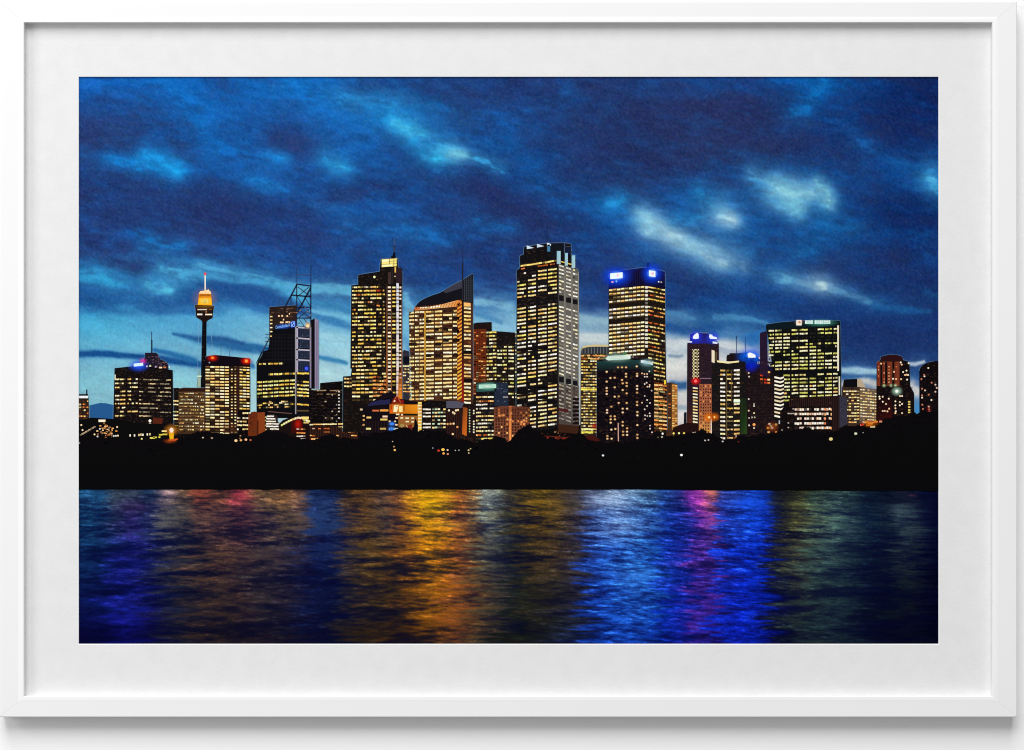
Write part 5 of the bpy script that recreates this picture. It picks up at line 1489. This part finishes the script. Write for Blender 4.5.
b.rect(380, 409.4, 388.4, 411.4, (240,160,70), 4).rect(372.4, 409.8, 379, 411.4, (220,110,60), 4)
for x, y, w_, c in ((366.6,416.6,4.6,(250,206,120)),(382.6,415.6,5,(255,214,180)),(380.4,418.6,7,(240,206,110)),(380,427.8,6,(200,170,90)),(366,427.8,5,(236,226,150)),(362.6,424,2,(200,150,90)),(362.8,415,2,(230,190,120)),(362.8,419,2,(220,170,90)),(360,408.6,2.6,(220,190,150))):
    b.rect(x, y, x + w_, y + 1.8, c, 4)
for x in fr(363, 389, 3): b.rect(x, 421, x + .6, 433, (48,28,24), 3)
b.build('stage_building', 'low building with a bright orange lit wall and blue lamps at its foot')

b = Ink(11)
b.poly([(422,401.6),(430,400.2),(446,401.4),(446.4,436),(422,436)], (18,15,17))
b.rows(422.6, 446, 0, [408.6,412.2,415.8,419.4,423,426.6], 1.9, [(422.8,430.8)], 3, .97, WHT, None, .1, runs=.9, gap=.1)
b.rows(432, 446, -.3, [408.6,412,415.8,419.6,423.2,426.8], 1.9, spaced(432, 445.8, 5), 1, .85, CREAM + [(190,220,190)], (40,44,40), .2)
b.rows(422, 440, 0, [430.6,433], 1.4, [(422,428),(438.6,442.6)], 3, .8, WHT, None, .3)
b.build('office_block', 'small block with white floors below the sail roofed tower')
b = Ink(12)
b.poly([(446.2,401),(456,400.6),(464,402.6),(468,406),(476,406),(476,444),(446,444)], (30,18,18))
b.poly([(446.4,401),(456,400.8),(464,402.8),(462,408),(446.4,408)], (82,80,96), 1)
b.grad([(463,407),(467.4,408),(466.6,436),(462,434)], [(120,64,30),(160,80,30),(206,106,34),(190,90,30)], 2)
for x in fr(447.4, 462, 2.2): b.rect(x, 410, x + .7, 438, (58,30,24), 1)
for x, y in ((453,412.4),(456,410.4),(458,410),(454.4,413.4),(447.6,424),(450.6,423.8),(453.6,423.6),(457.4,427),(452.8,434),(449,410.4)):
    b.dot(x, y, 1.1, random.choice([(255,226,170),(255,236,206),(240,170,100)]), 3)
for y in fr(410, 434, 2.7):
    b.dot(469.6, y, .8, random.choice([(210,206,180),(160,190,150)]), 3)
    if random.random() < .8: b.dot(473.8, y + .6, .9, (240,236,206), 3)
b.build('apartment_block', 'brown block with a glowing orange pillar on its right edge')

# 30 low reddish roofs
b = Ink(10)
b.poly([(534,437.6),(545,435.6),(560,436.4),(571,440),(571,445),(534,445)], (92,30,22))
for _ in range(24):
    x = random.uniform(535, 569); y = random.uniform(436.4, 443)
    b.rect(x, y, x + random.uniform(1, 4), y + .8, random.choice([(140,50,36),(60,20,18),(180,80,60)]), 1, .8)
b.poly([(558,424),(579,426),(578,434),(558,432)], (60,34,22), 1)
b.dot(564, 441.4, 1.3, (255,190,180), 3).glow(564, 441.2, 5, 3.6, (230,40,40), .7)
b.poly([(580,437),(594,435),(600,440),(596,446),(580,446)], (66,22,18), 1)
b.build('low_house', 'low reddish roofs below the tallest tower')

# 31 lights on the left shore
b = Ink(9)
b.poly([(79,420),(92,417.6),(114,419),(140,423),(163,424),(178,426),(178,446),(79,446)], (13,12,13))
b.rect(98.6, 419.6, 105.6, 422, (250,240,210), 2)
for i in range(9): b.rect(80 + i * 1.7, 434 - i * 1.0 + random.uniform(-.6, .6), 82 + i * 1.7, 435.4 - i * 1.0, random.choice([(170,150,126),(140,116,90),(200,176,140)]), 2)
for _ in range(44):
    x = random.gauss(106, 4); y = random.gauss(431, 3.4)
    b.rect(x, y, x + random.uniform(.8, 2.2), y + random.uniform(.7, 1.5), random.choice([(240,176,100),(210,140,70),(255,214,160),(150,84,46),(190,140,110)]), 2)
for x, y in ((81.4,425),(82.6,430),(100,428.8),(117.2,427),(113.8,436),(116,435.8),(118,435.6),(94.6,434.4),(94.8,440.4),(97.6,436.4)):
    b.dot(x, y, .95, random.choice([(220,214,206),(250,220,170)]), 3)
for x, y in ((130.2,435.4),(134.6,435.4),(139,435),(141,434.6),(143,434.8),(147.4,434.4),(150,434.2)):
    b.rect(x - .7, y - 1.1, x + .7, y + 1.1, random.choice([(250,240,214),(230,206,150)]), 3)
for x, y, w_ in ((150,437.2,5),(153,436.6,4),(141,438,1.6),(158.6,436.4,1.8),(161.8,430.4,5),(159,434,3.4),(162.4,433.6,5)):
    b.rect(x, y, x + w_, y + 1.5, random.choice([(240,226,90),(214,200,70),(255,236,150)]), 3)
b.poly([(169,432),(174,432),(173.4,441),(170,441)], (236,180,30), 3).poly([(168,439.6),(178,438.4),(178,442.4),(170,443)], (206,84,40), 4)
b.dot(171.6, 430.2, 2.2, (255,226,206), 5, 2.6).glow(171.6, 430, 9, 7, (255,160,50), .5)
b.build('low_house', 'cluster of low houses with small lights on the left shore, one glowing orange')

# 32 tree line and shore
tp = [(79,439),(87,438),(95,437),(100,440),(110,438),(120,441),(130,439),(142,442),(150,443),(165,442),(175,442),(185,437),(192,434),(200,432),(208,432),(215,433),(225,436),(235,435),(240,440),(248,438),(255,436),(262,434),(270,431),(278,431),(285,434),(290,438),(300,440),(310,444),(318,442),(325,437),(335,436),(340,440),(355,441),(365,437),(375,433),(385,434),(395,430),(405,428.6),(415,431),(425,430),(430,432),(445,434),(455,438),(465,441),(475,443),(485,441),(495,440),(500,438),(508,444),(515,436),(522,430),(530,428),(536,430),(542,436),(555,440),(570,439),(578,434),(584,436),(590,441),(600,443),(612,444),(640,441),(655,441),(668,438),(680,436),(692,433),(702,431),(712,435),(722,440),(735,440),(745,438),(755,436),(765,435),(780,433),(795,431),(805,427),(812,429),(820,433),(828,433),(840,431),(850,428),(860,426),(870,424),(880,421),(888,419),(900,417),(912,415),(920,414),(930,412),(938.2,411)]
xs = np.arange(79, 938.3, .8)
ty = np.interp(xs, [p[0] for p in tp], [p[1] for p in tp])
ty = ty - 2.2 * np.clip(fbm(xs / 15, xs * 0 + 8.5, 231, 2) * 1.6, 0, 1) + 2.4 * fbm(xs / 6, xs * 0 + .5, 201, 4, .6) + 1.3 * fbm(xs / 1.7, xs * 0 + 3.5, 207, 2) - .6
yb = 489.4 + np.clip((xs - 620) / 300, 0, 1) * 1.6 + .35 * fbm(xs / 14, xs * 0 + 2, 301, 2)
b = Ink(14)
for i in range(len(xs) - 1):
    b.grad([(xs[i],ty[i]),(xs[i+1],ty[i+1]),(xs[i+1],460),(xs[i],460)], [(12,10,12),(12,10,12),(11,11,12),(11,11,12)])
    b.grad([(xs[i],460),(xs[i+1],460),(xs[i+1],yb[i+1]),(xs[i],yb[i])], [(11,11,12),(11,11,12),(10,10,12),(10,10,12)])
rr = random.Random(9)
for _ in range(420):     # dim leaf clumps near the top edge
    x = rr.uniform(80, 936); i = int((x - 79) / .8); y = ty[min(i, len(ty) - 1)] + abs(rr.gauss(0, 9)) + 1
    b.dot(x, y, rr.uniform(.6, 2.2), rr.choice([(16,13,13),(14,15,14),(18,14,13),(9,9,10)]), 1, rr.uniform(.4, 1.1), 6)
for x, y, r, c in ((394.8,450,1.2,(255,200,110)),(394,446.6,.9,(200,150,90)),(392.6,441.5,.7,(190,170,150)),(443,449.6,1.7,(255,206,90)),(438.6,450.6,1.3,(210,60,40)),(447.6,450,1.0,(240,210,190)),(447.8,454,1.1,(230,150,110)),
                   (443.6,453.4,1.3,(255,180,90)),(455.4,450.4,.7,(190,190,180)),(459,450.2,.7,(190,190,180)),(468.6,450.2,1,(230,200,140)),(470.6,448.6,.8,(200,180,120)),(468.8,453,.8,(230,200,150)),(432.8,448,.7,(150,170,200)),
                   (603,455.4,1.2,(226,240,240)),(681.4,455,1.4,(255,255,250)),(705,440.4,.9,(210,200,190)),(708.4,440,.9,(200,190,180)),(830.8,439,2,(230,214,140)),(855.6,433.6,1.6,(206,214,180)),(863,432.6,.7,(150,150,140)),
                   (722.6,441.4,1,(200,190,190)),(203,437.6,1,(200,180,160)),(212,438,1.2,(170,140,120)),(236,440.6,1.6,(255,214,150)),(241,440.2,1.3,(240,170,100)),(246,439.6,1.4,(255,190,140)),(250.6,440,1,(220,110,70)),(782,430,1,(130,130,130)),(79.6,443,.7,(190,190,190)),(738.4,441.6,.9,(110,40,30)),(734,438,1,(120,36,28))):
    b.dot(x, y, r, c, 3, r * .85)
for x, y, w_, c in ((861,423.6,2.6,(230,60,40)),(864.6,421.4,4,(250,170,60)),(868,422.4,5,(255,190,80)),(873.6,420.8,4,(236,140,50)),(879,420.6,3,(220,140,110)),(866,424.4,6,(200,110,30)),(870,425.8,5,(220,190,140)),(860,424,2,(255,110,90))):
    b.rect(x, y, x + w_, y + 1.8, c, 3)
b.glow(870, 423, 10, 4.6, (230,110,20), .55)
b.glow(170, 441, 8, 3, (210,90,30), .4)
b.build('printed_treeline', 'black tree covered shore with a few pinprick lights between city and water')

# ------------------------------------------------------------------ light
def area(name, loc, target, sx, sy, power, col):
    l = bpy.data.lights.new(name, 'AREA')
    l.shape = 'RECTANGLE'; l.size = sx; l.size_y = sy; l.energy = power; l.color = col
    o = bpy.data.objects.new(name, l)
    C.objects.link(o)
    o.location = loc
    from mathutils import Vector
    d = Vector(target) - Vector(loc)
    o.rotation_euler = d.to_track_quat('-Z', 'Y').to_euler()
    return o


area('overhead_softbox', (-0.5, -4.6, 4.6), (0, 0, 0), 3.6, 4.5, 405, (1.0, 1.0, 1.0))
area('side_fill', (-2.2, -1.6, 0.6), (0, 0, 0), 1.0, 1.4, 19, (1.0, 1.0, 1.0))  # added weak lamp: makes the falloff from left to right across the frame
W = bpy.data.worlds.new('World')
S.world = W
W.use_nodes = True
W.node_tree.nodes['Background'].inputs['Color'].default_value = (1, 1, 1, 1)
W.node_tree.nodes['Background'].inputs['Strength'].default_value = 0.30

# ------------------------------------------------------------------ camera
cam = bpy.data.cameras.new('camera')
cam.lens = 100; cam.sensor_width = 36; cam.clip_end = 50
co = bpy.data.objects.new('camera', cam)
C.objects.link(co)
co.location = (0, -(FRONT + CAMD), 0)
co.rotation_euler = (math.radians(90), 0, 0)
S.camera = co

S.view_settings.view_transform = 'Standard'
S.view_settings.look = 'None'
S.view_settings.exposure = 0
S.view_settings.gamma = 1
S.render.engine = 'CYCLES'
S.cycles.transparent_max_bounces = 48
S.cycles.use_denoising = True
S.cycles.filter_width = 1.05
S.cycles.max_bounces = 6
